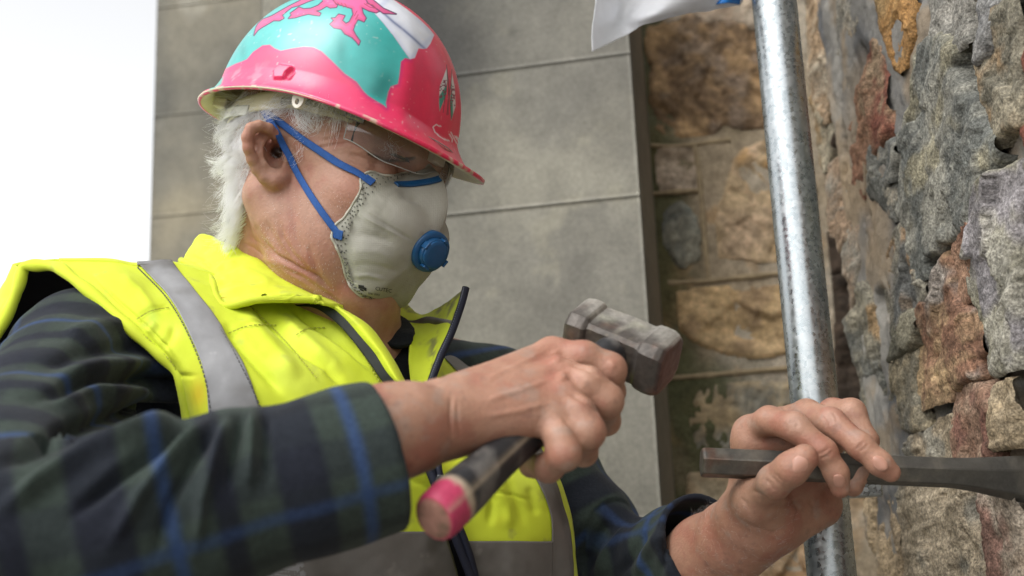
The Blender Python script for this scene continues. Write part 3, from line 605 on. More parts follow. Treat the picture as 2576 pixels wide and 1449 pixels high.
# --- chisel hand: palm behind the bar, fingers over the top, thumb across the front
LM = {'i': (1888, 1085, 1.005, 13.5), 'm': (1962, 1062, 1.03, 13), 'r': (2040, 1070, 1.05, 12), 'p': (2095, 1115, 1.065, 11)}
l_hand = [Cap(CUFL, WL, .037, .030), Cap(cp(1850, 1355, 1.03), WL, .034, .029)] + [Cap(cp(1912 + dx, 1305 + dy, 1.01 + dd), cp(*LM[k][:3]), r * .001, LM[k][3] * .001) for k, dx, dy, dd, r in (('i', -18, -8, -.004, 21), ('m', 5, -5, .004, 20), ('r', 22, 4, .012, 20), ('p', 36, 12, .018, 18))]
l_hand += [Cap(cp(1975, 1310, 1.012), cp(2060, 1270, 1.03), .023, .021), Cap(cp(1925, 1300, .992), cp(1905, 1262, .975), .024, .018), Cap(cp(1868, 1302, 1.0), cp(1905, 1255, .980), .023, .018), Cap(cp(1890, 1110, 1.0), cp(1985, 1110, .995), .016, .015), Cap(cp(1900, 1200, 1.005), cp(2020, 1200, 1.01), .018, .018)]
LF = [chain(*J(L), k=.006) for L in (
    [LM['i'], (1935, 1058, .978, 11.8), (1998, 1074, .955, 11.8), (2072, 1135, .940, 10.2), (2104, 1190, .938, 9.4), (2114, 1228, .940, 8.2)],
    [LM['m'], (2030, 1040, .995, 11.8), (2090, 1062, .962, 11.8), (2165, 1122, .940, 10.4), (2212, 1165, .932, 9.6), (2240, 1188, .933, 8.2)],
    [LM['r'], (2095, 1036, 1.022, 11.5), (2142, 1038, 1.0, 11.8), (2178, 1110, .985, 10.2), (2165, 1180, .965, 9), (2146, 1226, .962, 8)],
    [LM['p'], (2130, 1070, 1.045, 10), (2160, 1110, 1.03, 9.5), (2165, 1180, 1.01, 8.6), (2150, 1225, 1.0, 7.6)])]
LT = chain(*J([(1925, 1285, .988, 15), (1905, 1262, .966, 14), (1948, 1212, .930, 12.8), (1990, 1180, .917, 12.6), (2024, 1152, .913, 11.2)]), k=.008)
ops += [U(Grp(l_hand, .014), .015)] + [U(f, .004) for f in LF] + [U(LT, .016)]

BV, BF = sdf_mesh(ops, .0014)
BN = normals(BV, BF)
HEADZ, RHZ, LHZ = (.95, 1.3), (.55, .95), (.9, 1.12)
BV = crease(BV, BN, [
  # neck folds and jowl
  ([(700, 545), (712, 600), (735, 640), (775, 680), (815, 715)], 6, -2.0), ([(660, 600), (690, 640), (740, 670), (800, 700), (850, 745)], 5, -2.6), ([(690, 660), (760, 700), (830, 745), (870, 780)], 5, -2.4),
  ([(640, 640), (700, 665), (780, 715), (860, 770)], 9, 1.6), ([(776, 600), (785, 645), (800, 690), (830, 730)], 9, -1.2), ([(610, 610), (640, 625), (670, 650)], 3, -.8), ([(620, 590), (650, 610), (680, 640)], 3, -.7),
  ([(735, 500), (738, 550), (748, 600), (770, 650)], 12, -1.2), ([(742, 360), (738, 400), (736, 440)], 3, -1.2),
  # crow's feet and brow
  ([(785, 376), (840, 364), (885, 358)], 5, -1.3), ([(795, 355), (850, 346), (890, 344)], 5, -1.3), ([(800, 335), (850, 326), (900, 326)], 5, -1.1), ([(870, 385), (920, 400), (960, 420)], 5, -1.6), ([(860, 402), (910, 422), (950, 434)], 5, -1.2), ([(640, 560), (655, 600), (690, 650)], 7, -1.2), ([(660, 545), (690, 600), (730, 660), (800, 735)], 9, -1.6),
  ([(925, 385), (965, 401), (1010, 404), (1045, 396)], 4.5, -2.0), ([(935, 370), (975, 383), (1015, 385)], 5, -1.2)], HEADZ)
BV = crease(BV, BN, [
  ([(1135, 985), (1132, 1050), (1138, 1110)], 4, -1.3), ([(1150, 1000), (1152, 1060), (1160, 1110)], 3, -.7), ([(1210, 960), (1290, 925), (1370, 885)], 7, 1.2), ([(1210, 1010), (1300, 985), (1400, 950)], 7, 1.1), ([(1210, 1050), (1300, 1035), (1390, 1012)], 7, .9),
  ([(1388, 880), (1400, 900), (1405, 915)], 14, 2.0), ([(1412, 935), (1420, 960)], 14, 2.2), ([(1428, 915), (1470, 925), (1515, 950)], 5, -1.6), ([(1425, 985), (1470, 1010), (1515, 1045)], 5, -1.8), ([(1410, 1045), (1445, 1080), (1475, 1120)], 5, -1.8), ([(1535, 905), (1545, 930)], 8, 1.2)], RHZ)
BV = crease(BV, BN, [
  ([(1980, 1058), (1990, 1066), (1992, 1082)], 4, -.9), ([(1992, 1052), (2004, 1062), (2006, 1080)], 4, -.9), ([(2078, 1040), (2090, 1052), (2094, 1070)], 4, -.9), ([(2092, 1036), (2104, 1050), (2106, 1066)], 4, -.9),
  ([(2150, 1130), (2165, 1122), (2178, 1106)], 3, -.8), ([(2160, 1137), (2174, 1128), (2186, 1114)], 3, -.8), ([(1935, 1196), (1950, 1206), (1960, 1222)], 3, -.9), ([(1945, 1190), (1958, 1200), (1968, 1214)], 3, -.8),
  ([(2052, 1146), (2072, 1137), (2092, 1122)], 3.5, -.9), ([(2060, 1156), (2080, 1147), (2098, 1133)], 3.5, -.8), ([(1972, 1062), (1980, 1076), (1980, 1092)], 4, -.8), ([(2068, 1046), (2078, 1060), (2080, 1076)], 4, -.8), ([(2120, 1075), (2140, 1095), (2150, 1112)], 4, -.5), ([(1925, 1205), (1940, 1220), (1948, 1236)], 4, -.9), ([(1890, 1232), (1915, 1245), (1935, 1265)], 4, -1.0), ([(1860, 1250), (1880, 1270), (1890, 1300)], 5, -1.1), ([(1850, 1300), (1890, 1325), (1940, 1340), (1985, 1330)], 5, -1.0), ([(1990, 1240), (2010, 1280), (2000, 1320)], 6, -2.2), ([(2030, 1250), (2050, 1280), (2045, 1310)], 5, -1.4), ([(1925, 1280), (1985, 1270), (2030, 1245)], 5, -1.4)], LHZ)
BN = normals(BV, BF)
# skin tone: ruddier on ear rim, cheek, knuckles and fingertips; freckles and sun spots
q = proj(BV); n1 = fbm(BV, 45, 4, 11); n2 = fbm(BV, 160, 3, 12); n3 = noise(BV * 420, 13)
sk = np.tile(np.array([.45, .245, .165]), (len(BV), 1))
sk = mixc(sk, (.56, .33, .235), sstep(.0, .5, n1) * .6); sk = mixc(sk, (.38, .14, .095), sstep(.0, .45, -n1) * .6); sk = mixc(sk, (.36, .15, .11), sstep(.1, .5, fbm(BV, 110, 4, 19)) * .35)
def blob(x, y, r, z=HEADZ): return np.exp(-(((q[:, 0] - x) ** 2 + (q[:, 1] - y) ** 2) / r ** 2)) * ((-BV[:, 2] > z[0]) & (-BV[:, 2] < z[1]))
for x, y, r, w, z in ((640, 360, 45, .5, HEADZ), (690, 455, 30, .45, HEADZ), (890, 480, 60, .5, HEADZ), (800, 660, 90, .35, HEADZ), (700, 640, 70, .3, HEADZ), (1385, 880, 40, .5, RHZ), (1415, 950, 40, .5, RHZ), (1540, 920, 30, .4, RHZ), (1300, 1000, 120, .2, RHZ), (2000, 1165, 50, .4, LHZ), (2240, 1190, 35, .5, LHZ), (2110, 1225, 30, .45, LHZ), (1900, 1060, 60, .3, LHZ), (1830, 1380, 100, .4, LHZ)):
    sk = mixc(sk, (.50, .20, .14), blob(x, y, r, z) * w * .8)
for x, y, r, w, z in ((2000, 1062, 26, .5, LHZ), (2090, 1050, 26, .5, LHZ), (690, 440, 25, .3, HEADZ)): sk = mixc(sk, (.64, .42, .33), blob(x, y, r, z) * w)
sk = mixc(sk, (.26, .12, .075), sstep(.72, .9, n3) * sstep(0, .4, n1 + .2) * .35)
sk = mixc(sk, (.24, .12, .095), blob(985, 398, 36) * .6); sk = mixc(sk, (.05, .03, .025), sstep(6, 2.5, segd(q, [(928, 387), (965, 402), (1010, 405), (1042, 397)])[0]) * ((-BV[:, 2] > HEADZ[0]) & (-BV[:, 2] < HEADZ[1])) * .85)  # shade round the deep-set eye painted into the skin, plus a dark lash line
hz_ = ((-BV[:, 2] < .95) | (q[:, 0] > 1750)); sk = mixc(sk, (.40, .33, .28), sstep(.15, .5, fbm(BV, 85, 4, 29)) * hz_ * .35); sk = mixc(sk, (.22, .13, .10), sstep(.3, .55, fbm(BV, 150, 4, 31)) * hz_ * .35); sk = sk * .84
m_skin = mat('skin', attr=True, rough=.52, var=.07, vs=120, bump=.3, bs=380, bd=.0018, sss=.10, spec=.4, var2=.07, vs2=500)
person = empty('person', cp(850, 1760, 1.16), 'mason in yellow vest and dark plaid fleece raising a hammer to a chisel', 'person')
body = mesh('body', BV, BF, m_skin, person, col=sk)
BVH = BVHTree.FromPolygons([Vector(v) for v in BV], [tuple(map(int, f)) for f in BF])
def onskin(px, py, lift=0., dmax=3):
    r = Vector(cp(px, py, 1.)); h = BVH.ray_cast(Vector((0, 0, 0)), r.normalized(), dmax)
    if h[0] is None: return None, None
    n = np.array(h[1]); return np.array(h[0]) + n * lift, n
# nails
m_nail = mat('fingernail', (.50, .265, .195), rough=.28, var=.08, bump=0, spec=.5)
def nail(px, py, ang, w, l, lift=.0):
    p, n = onskin(px, py)
    if p is None: return
    up = nrm(cp(px + math.cos(ang) * 10, py + math.sin(ang) * 10, -p[2]) - cp(px, py, -p[2])); up = nrm(up - (up @ n) * n); sd = np.cross(n, up)
    u, v = np.meshgrid(np.linspace(-1, 1, 13), np.linspace(-1, 1, 13), indexing='ij'); k = np.sqrt(np.maximum(1 - .5 * v ** 2, 0)); k2 = np.sqrt(np.maximum(1 - .5 * u ** 2, 0))
    V = p + (np.multiply.outer(u * k * l, up) + np.multiply.outer(v * k2 * w, sd) + np.multiply.outer(.0006 - .0035 * v ** 2 * (w / .0055) * .6 - .001 * u ** 4, n))
    V = V.reshape(-1, 3); o = mesh('fingernail', V, facecam(V, gridf(13, 13)), m_nail, person); solid(o, .001)
nail(2016, 1170, -.75, .0075, .0085); nail(2110, 1212, 1.35, .0052, .0068); nail(2214, 1166, .75, .0056, .0072)

# --- hair: white strands from the back, the nape and the temple
def hairset(name, roots, lens, dirs, jit, curl, nseg, rad, mt, par, sag=.25, seed=1, clump=0):
    r = np.random.default_rng(seed); n = len(roots)
    pos = np.zeros((n, nseg, 3)); d = dirs + r.normal(0, jit, (n, 3)); d /= np.linalg.norm(d, axis=1, keepdims=True)
    p = roots.copy(); ax = r.normal(0, 1, (n, 3)); pos[:, 0] = p
    for i in range(1, nseg):
        d = d - UP * sag / nseg + np.cross(ax, d) * curl / nseg + r.normal(0, jit * .25, (n, 3)); d /= np.linalg.norm(d, axis=1, keepdims=True)
        p = p + d * (lens / (nseg - 1))[:, None]; pos[:, i] = p
    if clump:                                          # strands gather towards the tips of guide strands
        gi = r.choice(n, clump, replace=False); near_g = np.array([gi[np.argmin(((roots[gi] - x) ** 2).sum(1))] for x in roots])
        tt = (np.linspace(0, 1, nseg) ** .8 * .78)[None, :, None]; pos = pos * (1 - tt) + (pos[near_g] + (roots - roots[near_g])[:, None] * .12) * tt
    hc = bpy.data.hair_curves.new(name); hc.add_curves([nseg] * n)
    W = toW(pos.reshape(-1, 3)) - off(par)
    hc.points.foreach_set('position', W.astype(np.float32).ravel())
    at_ = hc.attributes.get('radius') or hc.attributes.new('radius', 'FLOAT', 'POINT')
    rr = np.tile(rad * np.linspace(1, .35, nseg), n).astype(np.float32); at_.data.foreach_set('value', rr)
    hc.materials.append(mt); return place(bpy.data.objects.new(name, hc), par)
m_hair = mat('white_hair', (.82, .82, .82), rough=.45, var=.12, vs=30, bump=0, spec=.5)
hl = (BV - HC) @ HA.T * 1000       # vertices in head coordinates (mm)
fr, lr, ur = hl.T; inh = (-BV[:, 2] > .97) & (-BV[:, 2] < 1.35)
nz = fbm(BV, 60, 3, 44) * 8
backm = inh & (ur < 60) & (ur > -78 + 40 * sstep(-60, 20, fr)) & (fr < -38 + nz + .16 * (ur + 20)) & (fr > -140)
idx = np.where(backm)[0]; pick = rng.choice(idx, 8500)
fld = np.stack([fbm(BV[pick], 55, 2, 90 + k) for k in range(3)], -1); dirs = BN[pick] * .30 - HU * .85 - HF * .12 + fld * .9
hairset('hair', BV[pick] + rng.normal(0, .001, (8500, 3)), rng.uniform(.020, .038, 8500), dirs, .10, .7, 9, .00015, m_hair, person, seed=4, clump=260)
pick = rng.choice(idx[(lr[idx] < 20)], 500); hairset('hair', BV[pick], rng.uniform(.025, .042, 500), BN[pick] * .6 - HU * .9 - HF * .15, .25, 1.0, 10, .0001, m_hair, person, seed=5)
tm = inh & (fr > -25) & (fr < 42) & (ur > 44 + .25 * np.abs(fr - 10)) & (ur < 74) & (np.abs(lr) > 45); idx = np.where(tm)[0]; pick = rng.choice(idx, 1700)
hairset('hair', BV[pick], rng.uniform(.022, .046, 1700), BN[pick] * .5 - HU * .8 + HF * .35, .2, 1.5, 8, .00014, m_hair, person, seed=6, clump=90)
sb = inh & (fr > 4) & (fr < 16) & (ur > 5) & (ur < 42) & (np.abs(lr) > 45); idx = np.where(sb)[0]; pick = rng.choice(idx, 130)
hairset('hair', BV[pick], rng.uniform(.008, .018, 130), BN[pick] * .4 - HU * .8 + HF * .2, .35, 1.5, 5, .00009, m_hair, person, seed=7)
ea = inh & (np.hypot(q[:, 0] - 700, q[:, 1] - 392) < 16) ; idx = np.where(ea)[0]
if len(idx): pick = rng.choice(idx, 40); hairset('hair', BV[pick], rng.uniform(.006, .012, 40), BN[pick] + HF * .3 * 0 - HF * .5, .5, 3, 5, .00008, m_hair, person, seed=8)
bm_ = inh & (np.hypot((fr - 82) / 9, (ur - 38) / 6) < 1) & (np.abs(lr) > 14) & (np.abs(lr) < 52); idx = np.where(bm_)[0]
if len(idx): pick = rng.choice(idx, 90); hairset('eyebrow', BV[pick], rng.uniform(.006, .011, 90), BN[pick] * .6 - HF * .1 - HU * .35, .3, 1.5, 5, .0001, m_hair, person, seed=9)
stub = inh & (ur < 5) & (ur > -115) & (fr > -5) & (fr < 80) & ((BN * BV).sum(1) < 0) & (lr < 0) & (q[:, 1] > 480); idx = np.where(stub)[0]
pick = rng.choice(idx, 700); hairset('stubble', BV[pick], rng.uniform(.0008, .0022, 700), BN[pick] - HU * .7, .3, 0, 3, .00007, m_hair, person, seed=10)
lm = (-BV[:, 2] > .95) & (-BV[:, 2] < 1.09) & (q[:, 0] > 1740) & (q[:, 0] < 1990) & (q[:, 1] > 1270) & (q[:, 1] < 1470); idx = np.where(lm)[0]
ax_ = nrm(WL - CUFL); pick = rng.choice(idx, 550); hairset('arm_hair', BV[pick], rng.uniform(.004, .010, 550), BN[pick] * .35 + ax_ * .6 + UP * .2, .3, 1.0, 5, .00003, m_hair, person, seed=12)

# ================================================================== helmet
H_F0, H_U0, H_T = -1, 53.5, math.radians(-1)
def helm_base(ph):
    c, s = np.cos(ph), np.sin(ph); a = np.where(c > 0, 104, 134); R = 1 / ((abs(c) / a) ** 2.3 + (abs(s) / 100) ** 2.3) ** (1 / 2.3)
    zb = -6 * np.cos(2 * ph); w = np.where(c > 0, 10 + 32 * np.clip(c, 0, 1) ** 1.5, 10 + 6 * np.clip(-c, 0, 1) ** 1.5)
    return R, zb, w
def helm_pt(r, z, ph):
    f, l = r * np.cos(ph), r * np.sin(ph); return hp(H_F0 + f * math.cos(H_T) + z * math.sin(H_T), l, H_U0 - f * math.sin(H_T) + z * math.cos(H_T))
NPH, ND, NBR = 760, 230, 46
ph = np.linspace(0, 2 * np.pi, NPH, endpoint=False); R, zb, w = helm_base(ph)
rows_r, rows_z = [], []
al = np.radians(np.linspace(.3, 84, ND))
for a in al:
    k = math.sin(a) ** .86; r = R * k; z = zb * k ** 2 + 132 * math.cos(a) ** .88
    # front panel facet and a faint crown rib
    dphi = np.minimum(ph, 2 * np.pi - ph); low = sstep(30, 80, np.degrees(a))
    r = r + low * 2.4 * (np.exp(-((dphi - .52) / .10) ** 2)) - low * 1.4 * sstep(.62, .2, dphi)
    r = r + 1.6 * sstep(.16, .09, np.abs(np.pi - ph)) * k
    rows_r.append(r); rows_z.append(z)
r0, z0 = rows_r[-1], rows_z[-1]
for s in np.linspace(0, 1, NBR)[1:]:
    t = s; r = lerp(r0, R + w, t ** 1.15); z = lerp(z0, zb - 10 * w / 42 - 2, 1 - (1 - t) ** 1.7)
    rows_r.append(r); rows_z.append(z + 1.6 * np.exp(-((t - .97) / .05) ** 2))
rows_r.append(R + w + .2); rows_z.append(rows_z[-1] - 3.2)
RR, ZZ = np.array(rows_r), np.array(rows_z); n_r = len(RR)
HV = helm_pt(RR, ZZ, ph[None, :]); HVf = HV.reshape(-1, 3)
Hq = gridf(n_r, NPH, cc=True)
top = len(HVf); HVf = np.vstack([HVf, helm_pt(np.array([0.]), np.array([132.]), np.array([0.]))]); cap_f = [(top, i, (i + 1) % NPH) for i in range(NPH)]
HN = normals(HVf, Hq); 
if ((HVf - hp(0, 0, 60)) * HN).sum() < 0: Hq = Hq[:, ::-1].copy(); HN = -HN; cap_f = [f[::-1] for f in cap_f]
# accessory slot boss and rear bump, raised on the shell
qh = proj(HVf); facing = (HN * HVf).sum(1) < 0
ps_ = polysd(qh, [(690, 180), (706, 164), (735, 168), (742, 182), (730, 200), (690, 200)]); HVf = HVf + HN * (np.where(facing, sstep(-3, 3, ps_) * .0035, 0))[:, None]
ps_ = polysd(qh, [(722, 186), (738, 172), (741, 182), (728, 198), (716, 200)]); HVf = HVf - HN * (np.where(facing, sstep(-3, 3, ps_) * .0045, 0))[:, None]
# paint, taken on the side that faces the camera and mirrored to the other
hz = lambda L: [(490.5 + x * .3039, y * .3038) for x, y in L]
ml = (HVf - HC) @ HL; near = ml <= 0.0
# the right half of the shell is painted by what the photo shows; far half mirrors it, except the front middle which is seen directly
Qp = np.where(((facing) | near)[:, None], qh, proj(mirror(HVf)))
PINK, MAG, TEAL, TEALD, WHT, DRED = (.80, .055, .17), (.62, .03, .17), (.055, .43, .40), (.012, .22, .20), (.74, .76, .82), (.35, .02, .06)
nA = fbm(HVf, 30, 4, 3); nB = fbm(HVf, 120, 4, 4)
c = np.tile(np.array(PINK), (len(HVf), 1)); c = mixc(c, (.78, .022, .09), sstep(860, 1100, Qp[:, 0]))
def inside(L, soft=1.6): return sstep(-soft, soft, polysd(Qp, hz(L)))
GREEN = [(300,700),(240,640),(330,530),(385,510),(430,490),(480,430),(560,375),(620,370),(660,400),(710,420),(800,400),(900,385),(980,390),(1050,425),(1130,500),(1190,560),(1240,610),(1300,650),(1340,680),(1400,760),(1430,790),(1500,835),(1560,870),(1588,895),(1580,850),(1600,760),(1620,715),(1680,695),(1690,640),(1700,560),(1705,510),(1740,480),(1780,490),(1710,390),(1640,290),(1560,190),(1480,100),(1330,-20),(1200,-500),(0,-500),(0,700)]
gi = inside([p for p in GREEN if p != (300,700) and p != (240,640)] )
edge = np.exp(-(polysd(Qp, hz(GREEN)) / 7) ** 2) * (1 - gi)
c = mixc(c, (.42, .02, .18), edge * .6)                       # airbrushed magenta edge
c = mixc(c, TEAL, gi)
c = mixc(c, (.15, .55, .53), gi * np.exp(-(((Qp[:, 0] - 770) / 110) ** 2 + ((Qp[:, 1] - 85) / 60) ** 2)) * .7)
for x, y, rx, ry, wt in ((1560, 690, 90, 110, .85), (1500, 760, 60, 60, .6), (1210, 430, 45, 120, .5), (960, 300, 90, 30, .4), (1500, 300, 110, 160, .3), (400, 430, 30, 80, .35)):
    c = mixc(c, TEALD, gi * wt * np.exp(-(((Qp[:, 0] - 490.5) / .3039 - x) / rx) ** 2 - ((Qp[:, 1] / .3038 - y) / ry) ** 2))
wi = inside([(1330,-20),(1480,100),(1560,190),(1640,290),(1710,390),(1780,490),(1820,480),(1835,440),(1850,400),(1890,405),(1920,400),(1950,360),(1975,300),(1980,290),(1950,250),(1870,170),(1760,80),(1620,-20),(1500,-300),(1200,-300)])
c = mixc(c, WHT, wi)
dl, _ = segd(Qp, hz([(1540,90),(1640,180),(1730,250),(1800,310),(1860,365),(1905,405)])); c = mixc(c, (.04, .06, .18), wi * np.exp(-(dl / 3.2) ** 2) * .85); c = mixc(c, (.30, .36, .55), wi * np.exp(-(dl / 10) ** 2) * .35)
c = mixc(c, (.30, .36, .62), wi * np.exp(-(polysd(Qp, hz([(1700,-100),(1480,100),(1560,190),(1640,290),(1710,390),(1780,490),(1835,440),(1980,290),(1870,170)])) / 8) ** 2) * .35)
legs = [[(488,292),(505,230),(520,200),(560,160),(590,150),(640,130),(700,95),(780,50),(850,15),(900,-10),(1000,-60),(1000,-10),(930,15),(860,45),(800,60),(750,100),(720,125),(735,150),(700,170),(650,170),(600,200),(540,235),(520,250)],
 [(775,152),(800,125),(790,110),(820,90),(860,60),(900,75),(960,70),(1020,45),(1060,10),(1040,-60),(1230,-60),(1170,60),(1120,65),(1090,50),(1040,80),(1000,90),(1040,110),(1030,130),(990,125),(940,115),(880,130),(830,145)],
 [(1100,-60),(1170,30),(1300,70),(1310,120),(1280,180),(1250,195),(1220,170),(1240,130),(1190,118),(1160,150),(1130,150),(1150,170),(1118,200),(1150,230),(1210,240),(1240,280),(1300,310),(1335,345),(1355,372),(1366,340),(1330,290),(1310,250),(1320,210),(1350,160),(1400,180),(1416,150),(1390,110),(1380,60),(1440,90),(1500,105),(1530,90),(1500,50),(1460,20),(1400,-60)],
 [(1400,-60),(1480,5),(1560,70),(1665,116),(1560,110),(1490,60),(1430,20)]]
for L in legs:
    sd = polysd(Qp, hz(L)); c = mixc(c, (.06, .012, .07), sstep(-3.2, -1.2, sd)); c = mixc(c, (.62, .07, .22), sstep(-.4, 1.2, sd))
    c = mixc(c, (.75, .12, .36), sstep(3, 9, sd) * .5)
for L in ([(1180,20),(1200,50)], [(1210,25),(1230,60)], [(1240,30),(1262,66)], [(1150,10),(1170,40)], [(1320,130),(1340,90)], [(1330,160),(1350,120)], [(1400,30),(1450,60),(1500,70),(1470,40),(1420,30)]):
    d_, _ = segd(Qp, hz(L)); c = mixc(c, DRED, sstep(1.6, .5, d_) * .9)
# crossed flags on the front
for L, gl in (([(2085,560),(2025,720),(2020,850),(2025,920),(2080,780),(2092,660)], [(2018,800),(2092,690),(2092,780),(2025,930)]), ([(2127,600),(2150,720),(2157,880),(2120,1000),(2112,850),(2120,700)], [(2105,700),(2125,690),(2140,1000),(2112,1010)])):
    ii = inside(L, 1.0); c = mixc(c, (.72, .70, .70), ii); c = mixc(c, (.02, .30, .22), ii * inside(gl, 1.0))
    ctr_ = np.array(hz(L)).mean(0); c = mixc(c, (.22, .015, .06), ii * sstep(.05, .35, noise(np.concatenate([Qp / 3.2, np.zeros((len(Qp), 1))], 1), 5)) * (np.abs(Qp[:, 1] - ctr_[1]) < 26))
for L in ([(2083,538),(2090,660),(2070,800),(2055,930)], [(2085,560),(2100,700),(2122,985)], [(2127,575),(2120,700),(2098,800),(2085,950)], [(2100,690),(2095,950)]):
    d_, _ = segd(Qp, hz(L)); c = mixc(c, (.06, .02, .03), sstep(1.3, .3, d_) * .9)
# painted lettering along the peak
for L in ([(2035,1048),(1995,1032),(1970,1052),(1985,1092),(2030,1135),(2075,1158),(2105,1165)], [(2105,1110),(2130,1150),(2128,1175)], [(2118,1095),(2165,1185)], [(2150,1125),(2205,1205)], [(2165,1130),(2235,1225)], [(2195,1160),(2250,1240)], [(2205,1165),(2275,1265)]):
    d_, _ = segd(Qp, hz(L)); c = mixc(c, (.85, .78, .80), sstep(1.9, .7, d_))
# rear corner and worn patches
c = mixc(c, (.05, .42, .34), inside([(110,760),(150,660),(235,640),(215,700)], 3))
scr = sstep(.25, .5, fbm(HVf, 55, 5, 8)) * sstep(520, 900, 1400 - Qp[:, 0]) * sstep(120, 200, Qp[:, 1]); c = mixc(c, (.86, .42, .47), scr * .5 * (1 - gi))
c = mixc(c, (.80, .70, .66), sstep(.66, .8, noise(HVf * 330, 6)) * .35 * sstep(-.2, .3, nA))
chips = np.zeros(len(HVf)); chips[-1 - 2 * NPH:-1] = (sstep(.25, .5, noise(HVf[-1 - 2 * NPH:-1] * 160, 2))); c = mixc(c, (.66, .58, .42), chips * .75)
c = c * (1 + .10 * nB)[:, None]
m_hel = mat('painted_hard_hat', attr=True, rough=.34, var=.04, bump=.08, bs=300, bd=.0008, spec=.5, rvar=.1, vs=25, coat=.25)
m_cream = mat('cream_plastic', (.62, .57, .40), rough=.45, var=.15, vs=30, bump=.05)
helmet = empty('hard_hat', hp(0, 0, 50), 'pink, teal and white hard hat with a painted dragon on the mason\'s head', 'hard hat')
sh = mesh('shell', HVf, [tuple(f) for f in Hq] + cap_f, [m_hel, m_cream], helmet, col=c); solid(sh, .0028, -1, 1)
# strap lug under the brim, and the cradle inside
m_ivory = mat('ivory_plastic', (.74, .70, .60), rough=.4, var=.08)
p0 = cp(754, 243, 1.005); A_ = np.array([nrm(cp(770, 249, 1.0) - cp(740, 238, 1.005)), HU, -HL])
prof = [(-7, 5), (7, 5), (7, -4), (5, -9), (0, -11), (-5, -9), (-7, -4)]; hole = [(2.3 * math.cos(t), -5 + 2.9 * math.sin(t)) for t in np.linspace(0, 2 * np.pi, 15)[:-1]]
outr = [(5.6 * math.cos(t) * (1 if math.sin(t) < 0 else 1.1), -4 + 7 * math.sin(t) if math.sin(t) < 0 else -4 + 12 * math.sin(t) ** .4) for t in np.linspace(0, 2 * np.pi, 15)[:-1]]
V = []; 
for zz in (.0016, -.0016):
    for L in (outr, hole): V += [p0 + (A_[0] * x + A_[1] * y) * .001 + A_[2] * zz for x, y in L]
Fl = []; k = 14
for i in range(k):
    j = (i + 1) % k; Fl += [(i, j, k + j, k + i), (2 * k + i, 3 * k + i, 3 * k + j, 2 * k + j), (i, 2 * k + i, 2 * k + j, j), (k + i, k + j, 3 * k + j, 3 * k + i)]
mesh('strap_lug', np.array(V), Fl, m_ivory, helmet, smooth=False)
def band(fn, ph0, ph1, n, mt, name, thick=.0015, par=helmet):
    p_ = np.linspace(ph0, ph1, n); G = np.array([[fn(a, t) for t in np.linspace(0, 1, 6)] for a in p_]); V = G.reshape(-1, 3); o = mesh(name, V, gridf(n, 6), mt, par); return solid(o, thick, 0)
hb = lambda a, t: hp(-4 + 97 * math.cos(a) * (1 if math.cos(a) > 0 else 1.22), 84 * math.sin(a), 64 - 18 * t - 22 * max(0, -math.cos(a)) )
band(hb, 0.9, 2 * np.pi - .9, 90, m_cream, 'headband')
m_nape = mat('pale_plastic', (.66, .66, .60), rough=.4, var=.1)
nb = lambda a, t: hp(-6 + 124 * math.cos(a), 84 * math.sin(a), 38 - 10 * t + 6 * math.sin(a) ** 2)
band(nb, 2.0, 2 * np.pi - 2.0, 60, m_nape, 'nape_band')
m_dark = mat('black_sweatband', (.012, .012, .013), rough=.8)
sbn = lambda a, t: hp(4 + 92 * math.cos(a), 82 * math.sin(a), 56 - 26 * t); band(sbn, -.95, .95, 50, m_dark, 'sweatband', .003)
c1 = hp(104, 4, 44); bevel(mesh('cradle_clip', *box(c1, HA, (.006, .010, .006)), m_ivory, helmet, smooth=False), .0015)
c1 = hp(-116, -40, 46); bevel(mesh('cradle_clip', *box(c1, HA, (.008, .012, .005)), m_cream, helmet, smooth=False), .0015)

# ================================================================== respirator
m_mask = mat('mask_fabric', attr=True, rough=.9, var=.08, vs=40, bump=0, sheen=.15, spec=.2)
nt = m_mask.node_tree; Nn, Ln = nt.nodes, nt.links      # woven dimples
tc = Nn.new('ShaderNodeTexCoord'); vo = Nn.new('ShaderNodeTexVoronoi'); vo.inputs['Scale'].default_value = 620; vo.inputs['Randomness'].default_value = .25; Ln.new(tc.outputs['Object'], vo.inputs['Vector'])
bu = Nn.new('ShaderNodeBump'); bu.inputs['Strength'].default_value = .25; bu.inputs['Distance'].default_value = .001; Ln.new(vo.outputs['Distance'], bu.inputs['Height']); Ln.new(bu.outputs[0], Nn['Principled BSDF'].inputs['Normal'])
m_bplas = mat('blue_plastic', (.012, .075, .19), rough=.32, var=.12, vs=60, bump=.1, bs=300, rvar=.1)
m_bstrap = mat('blue_elastic', (.018, .085, .30), rough=.75, var=.18, vs=400, bump=.5, bs=900, bd=.001, sheen=.1)
resp = empty('dust_mask', hp(95, 0, -60), 'grey cup dust mask with blue straps and valve over the mason\'s mouth', 'dust mask')
z2 = lambda L: [(503 + x * .3906, 239 + y * .3906) for x, y in L]
EDGE = z2([(1478,448),(1400,480),(1300,500),(1200,515),(1110,500),(1050,515),(1030,555),(1040,600),(1010,660),(970,720),(930,790),(870,840),(845,905),(870,960),(905,1040),(930,1150),(960,1220),(1010,1280),(1080,1322),(1140,1315)])
SEAM = z2([(1492,462),(1420,495),(1340,520),(1262,545),(1200,575),(1130,620),(1080,665),(1035,715),(1000,770),(965,835),(948,900),(940,980),(940,1050),(948,1110),(960,1165),(980,1215),(1015,1260),(1055,1288),(1100,1305),(1145,1310)])
